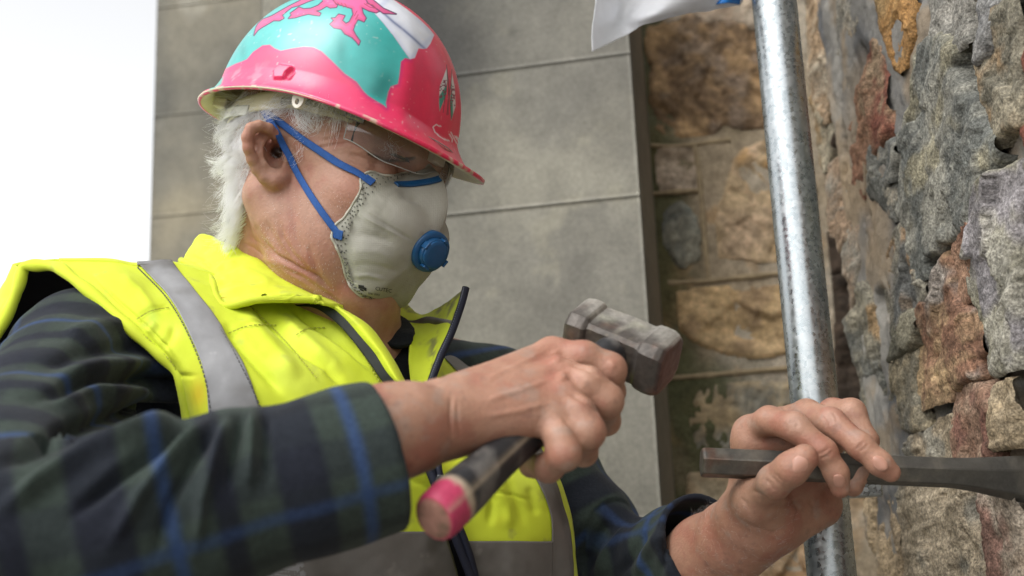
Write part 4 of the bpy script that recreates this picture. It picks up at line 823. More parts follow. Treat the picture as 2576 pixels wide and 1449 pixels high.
def drape(L, lift, n):
    P = crom(np.array(L, float), n); out = []
    for x, y in P:
        p, nn_ = onskin(x, y, lift, 1.25); out.append(p if p is not None else [np.nan] * 3)
    out = np.array(out); ok = ~np.isnan(out[:, 0])
    for k in range(3): out[:, k] = np.interp(np.arange(n), np.where(ok)[0], out[ok, k])
    return out
NE = 90
def tohead(P): return (P - HC) @ HA.T * 1000
def onmid(px, py, l0=0):
    r = cp(px, py, 1.); o = HC + HL * l0 * .001; return r * ((o @ HL) / (r @ HL))
E1, S1 = drape(EDGE, .0015, NE), drape(SEAM, .006, NE)
t_ = np.linspace(0, 1, NE)[:, None]; wtop, wbot = sstep(.14, 0, t_), sstep(.90, 1, t_)
E1 = E1 * (1 - wtop - wbot) + wtop * onmid(1080, 416) + wbot * onmid(944, 757); S1 = S1 * (1 - wtop - wbot) + wtop * onmid(1092, 424) + wbot * onmid(955, 756)
def smooth1(P, k=3):
    for _ in range(k): P[1:-1] = (P[:-2] + 2 * P[1:-1] + P[2:]) / 4
    return P
wob = np.zeros((NE, 1)); S1 = smooth1(S1, 8); E1 = smooth1(E1, 2)
E1 = E1 + np.outer(.0012 * np.sin(np.linspace(0, 38, NE)) + .0008 * np.sin(np.linspace(0, 90, NE)), nrm(-HL + HF * .4))
full = lambda P: np.vstack([P, mirror(P)[-2:0:-1]])
EF, SF = full(E1), full(S1); NL = len(EF)
rowsM = [EF, lerp(EF, SF, .33) + nrm(HF - HL * .2) * .001, lerp(EF, SF, .7) + HF * .0018, SF]
apex = hp(131, -4, -38); axm = nrm(HF * .96 - HU * .30)
NRM = 60
sh_ = tohead(SF); 
for s in np.linspace(0, 1, NRM + 1)[1:-1]:
    # dome profile: leaves the seam along the mask's axis, arrives flat at the apex
    ctr_ = apex + (SF - apex) - np.outer((SF - apex) @ axm, axm)      # seam seen along the axis, at the apex's height
    lift_ = (apex - SF) @ axm
    rad = 1 - s; prof_ = (1 - rad ** 2.6) ** .62
    P = apex + (ctr_ - apex) * rad - np.outer((1 - prof_) * lift_, axm)
    rowsM.append(P)
MV = np.array(rowsM); nM = len(MV); MVf = np.vstack([MV.reshape(-1, 3), [apex]]); MF = gridf(nM, NL, cc=True)
MN = normals(MVf, MF)
if (MN[len(MVf) // 2:] @ axm).sum() < 0: MF = MF[:, ::-1].copy(); MN = -MN; 
capm = [(nM * NL, (nM - 1) * NL + i, (nM - 1) * NL + (i + 1) % NL) for i in range(NL)]
MVf = MVf + MN * (fbm(MVf, 26, 3, 5) * .0012 * (np.arange(len(MVf)) > 4 * NL))[:, None]
MVf = crease(MVf, MN, [(z2([(1010,740),(1100,790),(1200,840),(1300,900),(1385,945)]), 3.2, -1.5), (z2([(1010,752),(1100,805),(1200,858),(1300,915)]), 5, 1.2), (z2([(960,930),(1050,900),(1150,920),(1260,960)]), 10, -1.2), (z2([(950,1020),(1050,1000),(1150,1010),(1250,1060)]), 9, .8),
    (z2([(960,1110),(1060,1090),(1180,1110),(1300,1150)]), 8, -.9), (z2([(975,1170),(1080,1160),(1200,1190)]), 6, 1.3), (z2([(1280,620),(1340,660),(1420,690)]), 8, -1.4), (z2([(1060,690),(1120,730),(1180,800)]), 8, -1.2)], (.9, 1.2))
qm = proj(MVf); nm = fbm(MVf, 35, 4, 6); isfl = np.arange(len(MVf)) < 3.5 * NL
mc = np.tile(np.array([.37, .36, .31]), (len(MVf), 1)); mc = mixc(mc, (.29, .28, .23), sstep(.0, .5, nm) * .6)
mc = mixc(mc, (.33, .33, .27), isfl * .5)
mc = mixc(mc, (.17, .16, .13), sstep(.3, .55, fbm(MVf, 60, 4, 9)) * .35)
mask = mesh('cup', MVf, [tuple(f) for f in MF] + capm, m_mask, resp, col=mc); solid(mask, .002, -1)
BVM = BVHTree.FromPolygons([Vector(v) for v in MVf], [tuple(map(int, f)) for f in MF] + capm)
def onmask(px, py, lift=.0005):
    h = BVM.ray_cast(Vector((0, 0, 0)), Vector(cp(px, py, 1.)).normalized(), 3)
    if h[0] is None: return None, None
    n = np.array(h[1]); n = n if n @ np.array(h[0]) < 0 else -n
    return np.array(h[0]) + n * lift, n
# open mesh of the flange: dark diamond holes as small pieces set on it
m_hole = mat('mesh_hole', (.10, .10, .085), rough=.95, var=.2)
hv, hf = [], []
for i in range(2, NE - 3):
    for rr in (.3, .55, .8):
        if (i + int(rr * 10)) % 2: continue
        x, y = proj(lerp(E1[i], S1[i], rr + .06 * math.sin(i * 2.)))
        p, n = onmask(x, y, .0004)
        if p is None or np.linalg.norm(E1[i] - S1[i]) < .006: continue
        a = nrm(np.cross(n, HU)); b2 = np.cross(n, a); k0 = len(hv)
        for dx, dy in ((1.0, 0), (0, 1.0), (-1.0, 0), (0, -1.0)): hv.append(p + (a * dx + b2 * dy) * .0009)
        hf.append((k0, k0 + 1, k0 + 2, k0 + 3))
ho = mesh('flange_mesh', np.array(hv), hf, m_hole, resp, smooth=False)
# edge welt
V, Fl = tube(full(E1), .0012, 6, cap=False); mesh('edge_binding', V, Fl, mat('binding', (.42, .41, .34), rough=.9, var=.2), resp)
def ribbon(P, Nn_, wid, thick, m, name, par, twist=None):
    P, Nn_ = np.array(P), np.array(Nn_); T = np.gradient(P, axis=0); T /= np.linalg.norm(T, axis=1, keepdims=True)
    S_ = np.cross(T, Nn_); S_ /= np.linalg.norm(S_, axis=1, keepdims=True); wid = np.broadcast_to(wid, (len(P),))
    rows_ = [P + S_ * (wid * .5 * k)[:, None] + Nn_ * (-.0004 * abs(k) ** 4) for k in np.linspace(-1, 1, 7)]
    V = np.array(rows_).reshape(-1, 3); o = mesh(name, V, facecam(V, gridf(7, len(P))), m, par); return solid(o, thick, 0)
def strap(L, w0, w1, n=70, lift=.0022):
    L = crom(np.array(L, float), n); P, Q2 = [], []
    for x, y in L:
        best = None
        for f_ in (onskin(x, y, lift, 1.25), onmask(x, y, .0012)):
            if f_[0] is not None and (best is None or -f_[0][2] < -best[0][2]): best = f_
        P.append(best[0] if best else [np.nan] * 3); Q2.append(best[1] if best else [np.nan] * 3)
    P, Q2 = np.array(P, float), np.array(Q2, float); ok = ~np.isnan(P[:, 0])
    for k in range(3): P[:, k] = np.interp(np.arange(n), np.where(ok)[0], P[ok, k]); Q2[:, k] = np.interp(np.arange(n), np.where(ok)[0], Q2[ok, k])
    for _ in range(14): P[1:-1] = (P[:-2] + 2 * P[1:-1] + P[2:]) / 4; Q2[1:-1] = (Q2[:-2] + 2 * Q2[1:-1] + Q2[2:]) / 4
    Q2 /= np.linalg.norm(Q2, axis=1, keepdims=True); return ribbon(P, Q2, np.linspace(w0, w1, n), .0012, m_bstrap, 'strap', resp)
strap([(931, 459), (915, 448), (894, 434), (855, 415), (815, 386), (776, 360), (745, 337), (714, 313), (690, 297), (668, 280), (652, 262)], .0062, .0066)
strap([(857, 592), (848, 582), (835, 568), (804, 524), (769, 469), (741, 419), (716, 374), (693, 330), (676, 296), (664, 276), (650, 258)], .0058, .0062)
for x, y, a in ((927, 456, .65), (853, 589, .2)):
    p, n = onmask(x, y, .0018)
    if p is None: continue
    a1 = nrm(cp(x + 10 * math.cos(a), y + 10 * math.sin(a), 1) - cp(x, y, 1)); a1 = nrm(a1 - (a1 @ n) * n); bevel(mesh('strap_tab', *box(p, (a1, np.cross(n, a1), n), (.0048, .0042, .0007)), m_bstrap, resp, smooth=False), .0004)
# nose clip
L = crom(np.array([(996, 466), (1030, 465), (1065, 461), (1090, 456), (1106, 451)], float), 40); P, Q2 = [], []
for x, y in L:
    p, n = onmask(x, y, .0012)
    if p is not None: P.append(p); Q2.append(n)
P, Q2 = np.array(P), np.array(Q2)
for _ in range(6): P[1:-1] = (P[:-2] + 2 * P[1:-1] + P[2:]) / 4; Q2[1:-1] = (Q2[:-2] + 2 * Q2[1:-1] + Q2[2:]) / 4
if (P[-1] - HC) @ HL < .03:
    ex = [mirror(p) for p in P[::-1] if (mirror(p) - HC) @ HL > (P[-1] - HC) @ HL + .004]
ribbon(P, Q2, .0062, .0016, m_bplas, 'nose_clip', resp)
for k in (-1, 1):
    T = np.gradient(P, axis=0); S_ = np.cross(T, Q2); S_ /= np.linalg.norm(S_, axis=1, keepdims=True); V, Fl = tube(P + S_ * .0026 * k + Q2 * .0008, .0006, 6); mesh('clip_rib', V, Fl, m_bplas, resp)
# exhalation valve
pv, nv_ = onmask(1077, 629, .0); 
if pv is None: pv = apex
pv = pv + nrm(HF * .80 - HU * .22 - HL * .36) * .006
nv_ = nrm(HF * .80 - HU * .22 - HL * .28); va = nrm(np.cross(nv_, HU)); vb = np.cross(va, nv_)
def lathe(prof, m, name, par, c0, seg=48, a0=0, a1=2 * np.pi):
    a = np.linspace(a0, a1, seg, endpoint=abs(a1 - a0) < 6.2); cl = abs(a1 - a0) > 6.2
    V = np.array([[c0 + nv_ * z * .001 + (va * math.cos(t) + vb * math.sin(t)) * r * .00092 for t in a] for r, z in prof]).reshape(-1, 3)
    return mesh(name, V, gridf(len(prof), len(a), cc=cl), m, par)
valve = lathe([(0, 1.4), (16, 1.4), (20.8, 1.0), (21.4, -1), (21, -6), (18, -10)], m_bplas, 'valve', resp, pv)
lathe([(15.5, 1.2), (15.5, 5.5), (14.6, 6.2), (13, 6.2), (12.6, 3), (0.1, 3)], m_bplas, 'valve_ring', valve, pv)
lathe([(0.1, 9.6), (10, 9.5), (13.8, 9.0), (14.6, 8.2), (14.6, 6.9), (0.1, 6.8)], m_bplas, 'valve_cap', valve, pv + va * .0004)
for t in (.35, 1.9, 3.45, 5.0):
    cc = pv + nv_ * .0055 + (va * math.cos(t) + vb * math.sin(t)) * .0146; bevel(mesh('valve_post', *box(cc, (va * math.cos(t) + vb * math.sin(t), -va * math.sin(t) + vb * math.cos(t), nv_), (.0012, .0035, .0035)), m_bplas, valve, smooth=False), .0006)
# printed marks near the chin
m_ink = mat('black_print', (.02, .02, .02), rough=.8, var=.3, vs=300)
def text_on(fn, s, px, py, ang, size, m, par, name='printed_text'):
    cu = bpy.data.curves.new('t', 'FONT'); cu.body = s; cu.size = 1; cu.align_x = 'LEFT'; cu.resolution_u = 2
    to = bpy.data.objects.new('t', cu); COL.objects.link(to); bpy.context.view_layer.update()
    me = bpy.data.meshes.new_from_object(to.evaluated_get(bpy.context.evaluated_depsgraph_get())); co = np.array([v.co[:] for v in me.vertices]); fs = [tuple(p.vertices) for p in me.polygons]
    bpy.data.objects.remove(to); bpy.data.curves.remove(cu); ca, sa = math.cos(ang), math.sin(ang); V = []
    for x, y, _ in co:
        X_, Y_ = px + (x * ca + y * sa) * size, py + (x * sa - y * ca) * size; p, n = fn(X_, Y_, .0005)
        V.append(p if p is not None else onmid(X_, Y_))
    return mesh(name, np.array(V), fs, m, par, smooth=False)
text_on(onmask, 'CUTEC', 943, 729, .16, 13, m_ink, resp); text_on(onmask, '3041 FFP3', 925, 739, .17, 7, m_ink, resp); text_on(onmask, 'EN149 2001', 912, 744, .22, 5, m_ink, resp); text_on(onmask, '+A1 NR D', 918, 750, .22, 5, m_ink, resp)
for x0, y0, w_, h_ in ((902, 716, 14, 9), (905, 726, 10, 5), (916, 722, 6, 8)):
    V = [onmask(x0 + a * w_, y0 + b * h_ + a * 2, .0005)[0] for a, b in ((0, 0), (1, 0), (1, 1), (0, 1))]
    if all(v is not None for v in V): mesh('printed_mark', np.array(V), [(0, 1, 2, 3)], m_ink, resp, smooth=False)

# ================================================================== safety glasses
m_lens = clear_mat('clear_lens', (.95, .955, .94), .3, .025); m_arm = clear_mat('clear_arm', (.80, .79, .72), .5, .22)
gl = empty('safety_glasses', hp(105, 0, 20), 'clear wraparound safety glasses under the brim of the hard hat', 'safety glasses')
a_ = np.linspace(-1.38, 1.38, 90); u_ = np.linspace(0, 1, 24); GV = np.zeros((90, 24, 3))
for i, a in enumerate(a_):
    top_, bot = 56, 56 - 36 * (1 - .28 * sstep(.8, 1.38, abs(a))) + 10 * math.exp(-(a / .22) ** 2)
    for j, t in enumerate(u_):
        u2 = lerp(top_, bot, t); bul = 5 * math.sin(t * math.pi); GV[i, j] = hp(34 + (78 + bul) * math.cos(a) ** .85, (73 + bul * .4) * math.sin(a), u2)
V = GV.reshape(-1, 3); mesh('lens', V, gridf(90, 24), m_lens, gl)
m_rim = clear_mat('lens_edge', (.85, .86, .84), .6, .45); ring = np.vstack([GV[:, 0], GV[-1, 1:], GV[::-1, -1][1:], GV[0, ::-1][1:]]); V, Fl = tube(ring, .0005, 6, cap=False); mesh('lens_edge', V, Fl, m_rim, gl)
for s in (-1, 1):
    P = crom(np.array([hp(f, s * l, u) for f, l, u in ((52, 75, 53), (30, 79, 55), (5, 82, 54), (-15, 83, 50))]), 30); V, Fl = tube(P, .0042, 14); mesh('temple_arm', V, Fl, m_arm, gl)
    P = crom(np.array([hp(f, s * l, u) for f, l, u in ((66, 68, 52), (60, 72, 52.5), (52, 75.5, 53))]), 12); V, Fl = tube(P, .0052, 14); mesh('hinge', V, Fl, m_arm, gl)

# ================================================================== clothes
m_fleece = mat('plaid_fleece', attr=True, rough=.95, var=.22, vs=260, var2=.2, vs2=900, bump=.6, bs=900, bd=.0014, sheen=.08, spec=.1)
m_vis = mat('hi_vis_fabric', attr=True, rough=.72, var=.03, vs=30, bump=.18, bs=700, bd=.0008, spec=.25, sheen=.05)
m_lining = mat('navy_lining', (.010, .011, .018), rough=.8, var=.2)
m_refl = mat('reflective_tape', attr=True, rough=.5, metal=.15, var=.1, vs=40, bump=.12, bs=300, bd=.001, rvar=.08)
m_navy = mat('navy_tape', (.008, .010, .024), rough=.6, var=.2, vs=120, bump=.4, bs=900, bd=.001)
m_ndark = mat('dark_placket', (.014, .017, .016), rough=.6, var=.25, vs=80)
GRN, NAVY, BLUE, BLK = (.040, .053, .045), (.015, .016, .027), (.035, .066, .16), (.012, .013, .015)
def plaid(a, b):
    """a along the sleeve, b round it, in metres"""
    c = np.tile(np.array(GRN), (len(a), 1))
    def stripes(x, per, L, amt):
        nonlocal c
        m = np.mod(x, per)
        for s0, w_, col in L: c = mixc(c, col, amt * sstep(w_ * .5 + .003, w_ * .5 - .003, np.abs(m - s0)))
    stripes(a, .115, [(.024, .030, NAVY), (.092, .014, NAVY)], .8); stripes(b, .115, [(.028, .028, NAVY), (.090, .014, BLK)], .38)
    stripes(a, .115, [(.060, .0075, BLUE)], .75); stripes(b, .115, [(.058, .008, BLUE)], .45)
    return c
shirt = empty('fleece_shirt', cp(850, 1740, 1.16), parent=person)
def sleeve(S_, E_, C_, rs, re, rc, h, lines, zr, aoff=0., boff=0., k=.018, fold=.006, seed=3, wrist=None, extra=(), cuff=0.):
    ax = nrm(C_ - E_); o = [U(Cap(S_, E_, rs, re), .0), U(Cap(E_, C_, re, rc), k)] + [U(e, .02) for e in extra]
    if cuff: o += [U(Cap(C_ - ax * cuff, C_, rc + .006, rc + .0045), .0015)]
    o += [U(Cap(C_ - ax * .002, C_ + ax * .001, rc + .003, rc + .003), .004), X(Half(C_ + ax * .004, ax, .13), .004), X(Cap(C_ - ax * .04, C_ + ax * .06, rc * .87, rc * .87), .004)]
    V, Fq = sdf_mesh(o, h); N_ = normals(V, Fq)
    def par(A, B, P):
        ab = B - A; L = np.linalg.norm(ab); t = (P - A) @ ab / L; e1 = nrm(np.cross(ab, [0, 0, 1])); e2 = np.cross(nrm(ab), e1); q_ = P - A
        return t, np.arctan2(q_ @ e2, q_ @ e1), np.linalg.norm(q_ - np.outer(t / L, ab), axis=1)
    t1, a1, d1 = par(S_, E_, V); t2, a2, d2 = par(E_, C_, V); L1 = np.linalg.norm(E_ - S_)
    f2 = Cap(E_, C_, re, rc)(V) < Cap(S_, E_, rs, re)(V)
    a = np.where(f2, t2 + .03 + aoff, t1 * 1.0 - .02); b = np.where(f2, a2, a1) * .058 + boff
    # cloth folds: slanted ripples bunching near the elbow
    ang = np.where(f2, a2, a1); rip = np.sin(a * 95 + 1.7 * np.sin(ang + seed) + 2.2 * fbm(V, 9, 3, seed)) * .5 + fbm(V, 16, 3, seed + 1)
    V2 = V + N_ * (rip * fold * (.45 + .55 * np.exp(-np.abs(np.where(f2, t2, L1 - t1)) / .10)))[:, None]
    V2 = crease(V2, N_, lines, zr); c_ = plaid(a + .004 * fbm(V, 8, 2, 2), b + .004 * fbm(V, 8, 2, 5))
    return mesh('sleeve', V2, Fq, m_fleece, shirt, col=c_)
# near sleeve: the upper arm comes at the camera, the forearm crosses the picture; folds fan out from the crook of the arm
FAN = [([(495, 1005), (420, 1000), (330, 985), (230, 985), (120, 1010)], 22, 9), ([(500, 1022), (400, 1030), (260, 1050), (120, 1105), (-20, 1180)], 20, -13), ([(490, 1040), (380, 1075), (240, 1130), (90, 1220), (-20, 1300)], 20, 10), ([(510, 1050), (410, 1110), (290, 1200), (170, 1310)], 17, -11), ([(530, 1050), (450, 1130), (350, 1250), (270, 1380)], 18, 9), ([(555, 1050), (500, 1130), (430, 1260), (390, 1400)], 15, -9), ([(580, 1045), (545, 1130), (505, 1260), (490, 1400)], 15, 8), ([(610, 1040), (590, 1120), (570, 1240)], 13, -8), ([(640, 1030), (630, 1120), (625, 1240)], 13, 7), ([(668, 1025), (668, 1110), (670, 1220)], 12, -7),
       ([(440, 930), (350, 915), (240, 925), (110, 965)], 20, 8), ([(450, 965), (350, 955), (230, 960), (80, 1010)], 16, -10), ([(390, 880), (300, 870), (200, 885), (90, 930)], 18, -7), ([(330, 815), (240, 820), (150, 850)], 18, 5), ([(480, 985), (440, 965), (400, 960)], 12, -8)]
sleeve(cp(205, 890, .992), cp(-70, 1430, .665), cp(962, 1150, .742), .055, .068, .0455, .0024, FAN, (.5, 1.05), aoff=.030, boff=.018, fold=.005,
       extra=[Cap(cp(205, 890, .992), cp(395, 925, 1.0), .05, .05)], cuff=.062)
# far sleeve, bunched above the cuff
sleeve(cp(1235, 1010, 1.29), cp(1560, 1500, 1.20), cp(1775, 1375, 1.075), .062, .064, .051, .0028,
    [([(1540, 1300), (1500, 1360), (1470, 1449)], 16, -8), ([(1490, 1290), (1450, 1330), (1430, 1400)], 18, 5), ([(1590, 1320), (1540, 1380), (1500, 1449)], 16, 8), ([(1630, 1330), (1590, 1390), (1560, 1449)], 12, -7), ([(1670, 1330), (1630, 1390), (1600, 1449)], 14, 6), ([(1710, 1320), (1680, 1380), (1660, 1449)], 10, -5)],
    (.9, 1.4), aoff=.012, fold=.006, seed=8, extra=[Ell(cp(1535, 1318, 1.165), np.eye(3), np.array([.026, .024, .03])), Cap(cp(1235, 1010, 1.29), cp(950, 1000, 1.22), .062, .08), Cap(cp(1440, 1290, 1.19), cp(1400, 1200, 1.2), .05, .04)])

vest = empty('hi_vis_vest', cp(850, 1740, 1.1), parent=person)
VIS = np.array([.64, .74, .045])
def viscol(V, dirt=1.):
    n_ = fbm(V, 18, 4, 71); n2_ = fbm(V, 70, 4, 72); c_ = np.tile(VIS, (len(V), 1)); c_ = mixc(c_, (.74, .86, .12), sstep(.1, .5, n_) * .4)
    c_ = mixc(c_, (.62, .60, .03), sstep(.15, .5, -n_) * .35); return mixc(c_, (.30, .30, .10), sstep(.30, .6, n2_) * .35 * dirt)
def panel(name, ctrl, nu, nv, m, par, t=.007, u=(0, 1), v=(0, 1), lines=(), zr=(.8, 1.4), puff=.0025, lift=0., colf=viscol, inner=None, seed=1, fr=14, shape=None):
    G = patchpts(ctrl, nu, nv, *u, *v); V = G.reshape(-1, 3); Fq = facecam(V, gridf(nu, nv)); N_ = normals(V, Fq)
    V = V + N_ * (fbm(V, fr, 3, seed) * puff + fbm(V, 55, 3, seed + 3) * puff * .25 + lift)[:, None]
    if lines: V = crease(V, N_, lines, zr)
    c_ = colf(V)
    if shape is not None: c_ = shape(proj(V), c_, V)
    o = mesh(name, V, Fq, [m, inner or m], par, col=c_); solid(o, t, -1, 1); return o, V, Fq
RP = [[(150,652,1.015),(270,653,1.025),(345,664,1.03),(430,660,1.04),(560,690,1.06),(735,725,1.085)],
      [(183,700,.975),(300,705,.975),(420,745,.978),(490,738,.988),(640,775,1.012),(790,768,1.055)],
      [(317,816,.948),(390,818,.943),(475,840,.942),(565,838,.952),(730,862,.975),(885,838,1.025)],
      [(427,913,.938),(465,930,.924),(517,950,.922),(625,950,.927),(800,955,.95),(965,948,1.0)],
      [(469,1040,.945),(500,1080,.925),(535,1100,.915),(680,1120,.918),(880,1130,.942),(1058,1130,.985)],
      [(500,1250,.965),(540,1280,.94),(590,1300,.93),(740,1320,.93),(930,1330,.945),(1118,1330,.985)],
      [(520,1560,.98),(560,1560,.95),(640,1560,.94),(800,1560,.94),(980,1560,.955),(1182,1560,.99)]]
qlines = [([(625,755),(690,816),(745,868),(822,920),(870,975)], 12, -9), ([(720,765),(787,809),(839,840),(891,878),(950,940)], 10, -8), ([(560,800),(600,860),(660,930),(720,1000)], 13, -6), ([(690,790),(780,870),(860,950)], 20, 5), ([(600,780),(680,870),(760,960)], 20, 5),
          ([(575,837),(627,818),(697,816)], 3, -1.6), ([(745,840),(773,826),(822,822)], 3, -1.6), ([(230,690),(300,760),(380,830),(440,900)], 4, -1.5), ([(345,800),(380,780),(430,770)], 5, -2.0), ([(420,960),(450,945),(500,945)], 5, -2),
          ([(405,880),(430,850),(440,820)], 10, -2.5), ([(370,840),(395,810)], 9, 2), ([(1010,1200),(1060,1215),(1100,1240)], 6, -2), ([(300,690),(350,730),(400,800)], 12, 2)]
rpanel, RPV, RPF = panel('front_panel', RP, 150, 170, m_vis, vest, lines=qlines, inner=m_lining, puff=.003, seed=21,
    shape=lambda Q, c_, V: mixc(mixc(c_, (.70, .42, .02), np.exp(-(((Q[:, 0] - 500) / 22) ** 2 + ((Q[:, 1] - 990) / 40) ** 2)) * .6), (.25, .45, .10), np.exp(-(((Q[:, 0] - 385) / 14) ** 2 + ((Q[:, 1] - 800) / 30) ** 2)) * .35))
def greyc(V):
    n_ = fbm(V, 20, 4, 91); c_ = np.tile(np.array([.27, .27, .275]), (len(V), 1)); c_ = mixc(c_, (.17, .165, .16), sstep(0, .4, n_)); return mixc(c_, (.42, .42, .42), sstep(.42, .6, fbm(V, 70, 4, 93)) * .5)
panel('reflective_strip', RP, 130, 34, m_refl, vest, t=.001, v=(2 / 5, 3 / 5), lines=qlines, lift=.0022, puff=.003, seed=21, colf=greyc)
def dgrey(V): return greyc(V) * np.array([.62, .58, .53])
panel('reflective_strip', RP, 40, 120, m_refl, vest, t=.001, u=(5.03 / 6, 1), v=(0, 1), lift=.0022, puff=.003, seed=21, colf=dgrey)
LP = [[(1040,960,1.035),(1080,945,1.06),(1118,900,1.17),(1150,902,1.20),(1185,922,1.24)],
      [(1060,1060,1.005),(1150,1050,1.025),(1240,1040,1.065),(1300,1030,1.10),(1320,1035,1.15)],
      [(1095,1190,.99),(1210,1190,1.0),(1340,1193,1.03),(1382,1180,1.06),(1396,1176,1.10)],
      [(1130,1290,.985),(1250,1295,1.0),(1380,1290,1.03),(1412,1280,1.055),(1430,1275,1.09)],
      [(1165,1380,.985),(1280,1380,1.0),(1384,1380,1.03),(1432,1370,1.05),(1446,1365,1.09)],
      [(1200,1480,.99),(1300,1480,1.0),(1388,1480,1.03),(1442,1480,1.05),(1456,1480,1.09)],
      [(1240,1640,1.0),(1330,1640,1.01),(1400,1640,1.03),(1450,1640,1.05),(1462,1640,1.09)]]
ll = [([(1230,1235),(1290,1245),(1345,1262)], 3, -1.6), ([(1210,1200),(1240,1260),(1230,1330)], 10, -3), ([(1270,1200),(1300,1260),(1320,1330)], 10, -2.5), ([(1240,1200),(1275,1270),(1280,1340)], 12, 2.5), ([(1330,1220),(1350,1300)], 9, -2.5), ([(1150,1180),(1190,1230)], 8, -2)]
def crumple(V): return viscol(V, 1.3)
panel('front_panel', LP, 130, 90, m_vis, vest, lines=ll, inner=m_lining, seed=31, colf=crumple)
panel('reflective_strip', LP, 110, 24, m_refl, vest, t=.001, u=(0, 1), v=(2 / 4, 3 / 4), lines=ll, lift=.002, puff=.0025, seed=31, colf=dgrey)
panel('reflective_strip', LP, 40, 60, m_refl, vest, t=.001, u=(3.78 / 6, 1), v=(.03, .5), lines=ll, lift=.0026, puff=.0025, seed=31, colf=dgrey)
BP = [[(60,676,1.0),(38,664,1.02),(150,653,1.05),(420,664,1.10),(520,640,1.17)], [(46,724,1.0),(12,712,1.03),(60,720,1.12),(400,760,1.25),(800,800,1.36)], [(18,791,.995),(-15,785,1.03),(20,800,1.13),(400,850,1.3),(1000,930,1.40)],
      [(-40,900,.975),(-90,900,1.02),(-20,950,1.14),(400,1000,1.32),(1180,1030,1.40)], [(-50,1200,1.0),(-80,1200,1.05),(0,1250,1.16),(400,1300,1.3),(1300,1300,1.33)], [(0,1640,1.02),(0,1640,1.06),(80,1640,1.16),(450,1640,1.28),(1430,1640,1.22)]]
G = patchpts(BP, 90, 110); V = G.reshape(-1, 3); Fq = gridf(90, 110); N_ = normals(V, Fq); ctr_ = cp(500, 1000, 1.1)
if ((V - ctr_) * N_).sum() < 0: Fq = Fq[:, ::-1].copy(); N_ = -N_
o = mesh('back_panel', V + N_ * (fbm(V, 14, 3, 3) * .003)[:, None], Fq, [m_vis, m_lining], vest, col=viscol(V)); solid(o, .006, -1, 1)
# shoulder yoke that closes front to back over the top
panel('shoulder_yoke', [[(150,654,1.05),(270,655,1.08),(345,664,1.09),(430,662,1.11),(560,680,1.15)], [(148,650,1.03),(270,650,1.045),(345,661,1.055),(430,657,1.065),(560,682,1.09)], [(150,655,1.012),(270,656,1.02),(345,667,1.025),(430,664,1.035),(560,694,1.055)]], 24, 90, m_vis, vest, t=.005, seed=4, puff=.001)
panel('reflective_strip', [[(345,664,1.09),(430,662,1.11)], [(345,660,1.055),(430,656,1.065)], [(345,668,1.023),(430,665,1.033)]], 24, 30, m_refl, vest, t=.001, seed=4, puff=.001, lift=.001, colf=greyc)
# armhole binding
P = crom(cps([(480,1075,.945),(469,1035,.94),(457,956,.936),(427,913,.938),(378,871,.94),(317,816,.947),(244,749,.962),(183,700,.975),(146,673,.99),(100,668,1.0),(60,674,1.004),(46,724,1.0),(18,791,.995),(-40,900,.975),(-60,1000,.97)]), 200)
V, Fl = tube(P, .0052 + .0006 * np.sin(np.linspace(0, 60, 200)), 14); mesh('armhole_binding', V, Fl, m_vis, vest, col=viscol(V))
# lapel strip and zip tape of the near front
z4 = lambda x, y: (440 + x * .3471, 566 + y * .3471)
inn = [z4(*a) for a in ((830,585),(1000,595),(1160,700),(1280,830),(1380,960),(1470,1090),(1560,1210))]; tap = [z4(*a) for a in ((900,535),(1075,560),(1215,660),(1340,800),(1440,920),(1530,1060),(1625,1170))]; oute = [z4(*a) for a in ((1000,500),(1200,598),(1390,715),(1515,870),(1600,1000),(1675,1150),(1730,1250))]
dz = [1.045, 1.03, 1.015, 1.003, .995, .988, .985]
panel('zip_tape', [[(*a, d), (*lerp(np.array(a), np.array(b), .5), d - .001), (*b, d - .002)] for a, b, d in zip(inn, tap, dz)], 80, 8, m_ndark, vest, t=.002, puff=.0005, zr=(.9, 1.1))
panel('placket', [[(*a, d - .003), (*lerp(np.array(a), np.array(b), .5), d - .012), (*b, d - .004), (b[0] + 4, b[1] + 6, d + .012)] for a, b, d in zip(tap, oute, dz)], 90, 22, m_vis, vest, t=.003, puff=.0012, seed=6)
# collar, standing then folded over towards the camera
CO = [[(575,628,1.175),(512,588,1.165),(478,618,1.145),(456,655,1.13)], [(600,640,1.13),(565,612,1.12),(522,648,1.095),(500,676,1.085)], [(655,665,1.08),(630,645,1.075),(580,678,1.05),(532,702,1.04)],
      [(720,700,1.05),(695,690,1.045),(620,712,1.015),(545,745,1.005)], [(790,738,1.045),(765,730,1.03),(680,736,.998),(570,768,.99)], [(860,765,1.045),(830,748,1.03),(755,742,1.0),(655,752,.99)], [(900,800,1.05),(880,775,1.035),(840,760,1.015),(790,752,1.005)]]
panel('collar', CO, 120, 60, m_vis, vest, t=.004, puff=.0028, seed=41, fr=30, lines=[([(540,690),(560,670),(600,660)], 8, 2.5), ([(545,715),(580,700),(640,705)], 9, -2.5), ([(560,735),(620,725),(690,728)], 8, 2), ([(475,640),(510,655),(540,680)], 5, -2), ([(600,675),(640,690),(690,715)], 10, 1.8)], zr=(.9, 1.25),
      shape=lambda Q, c_, V: mixc(c_, (.30, .29, .12), sstep(.05, .4, fbm(V, 90, 4, 55)) * np.maximum(np.exp(-((Q[:, 0] - 545) / 22) ** 2), np.exp(-(segd(Q, [(456, 655), (532, 702), (545, 745), (570, 768), (760, 745)])[0] / 8) ** 2)) * .5))
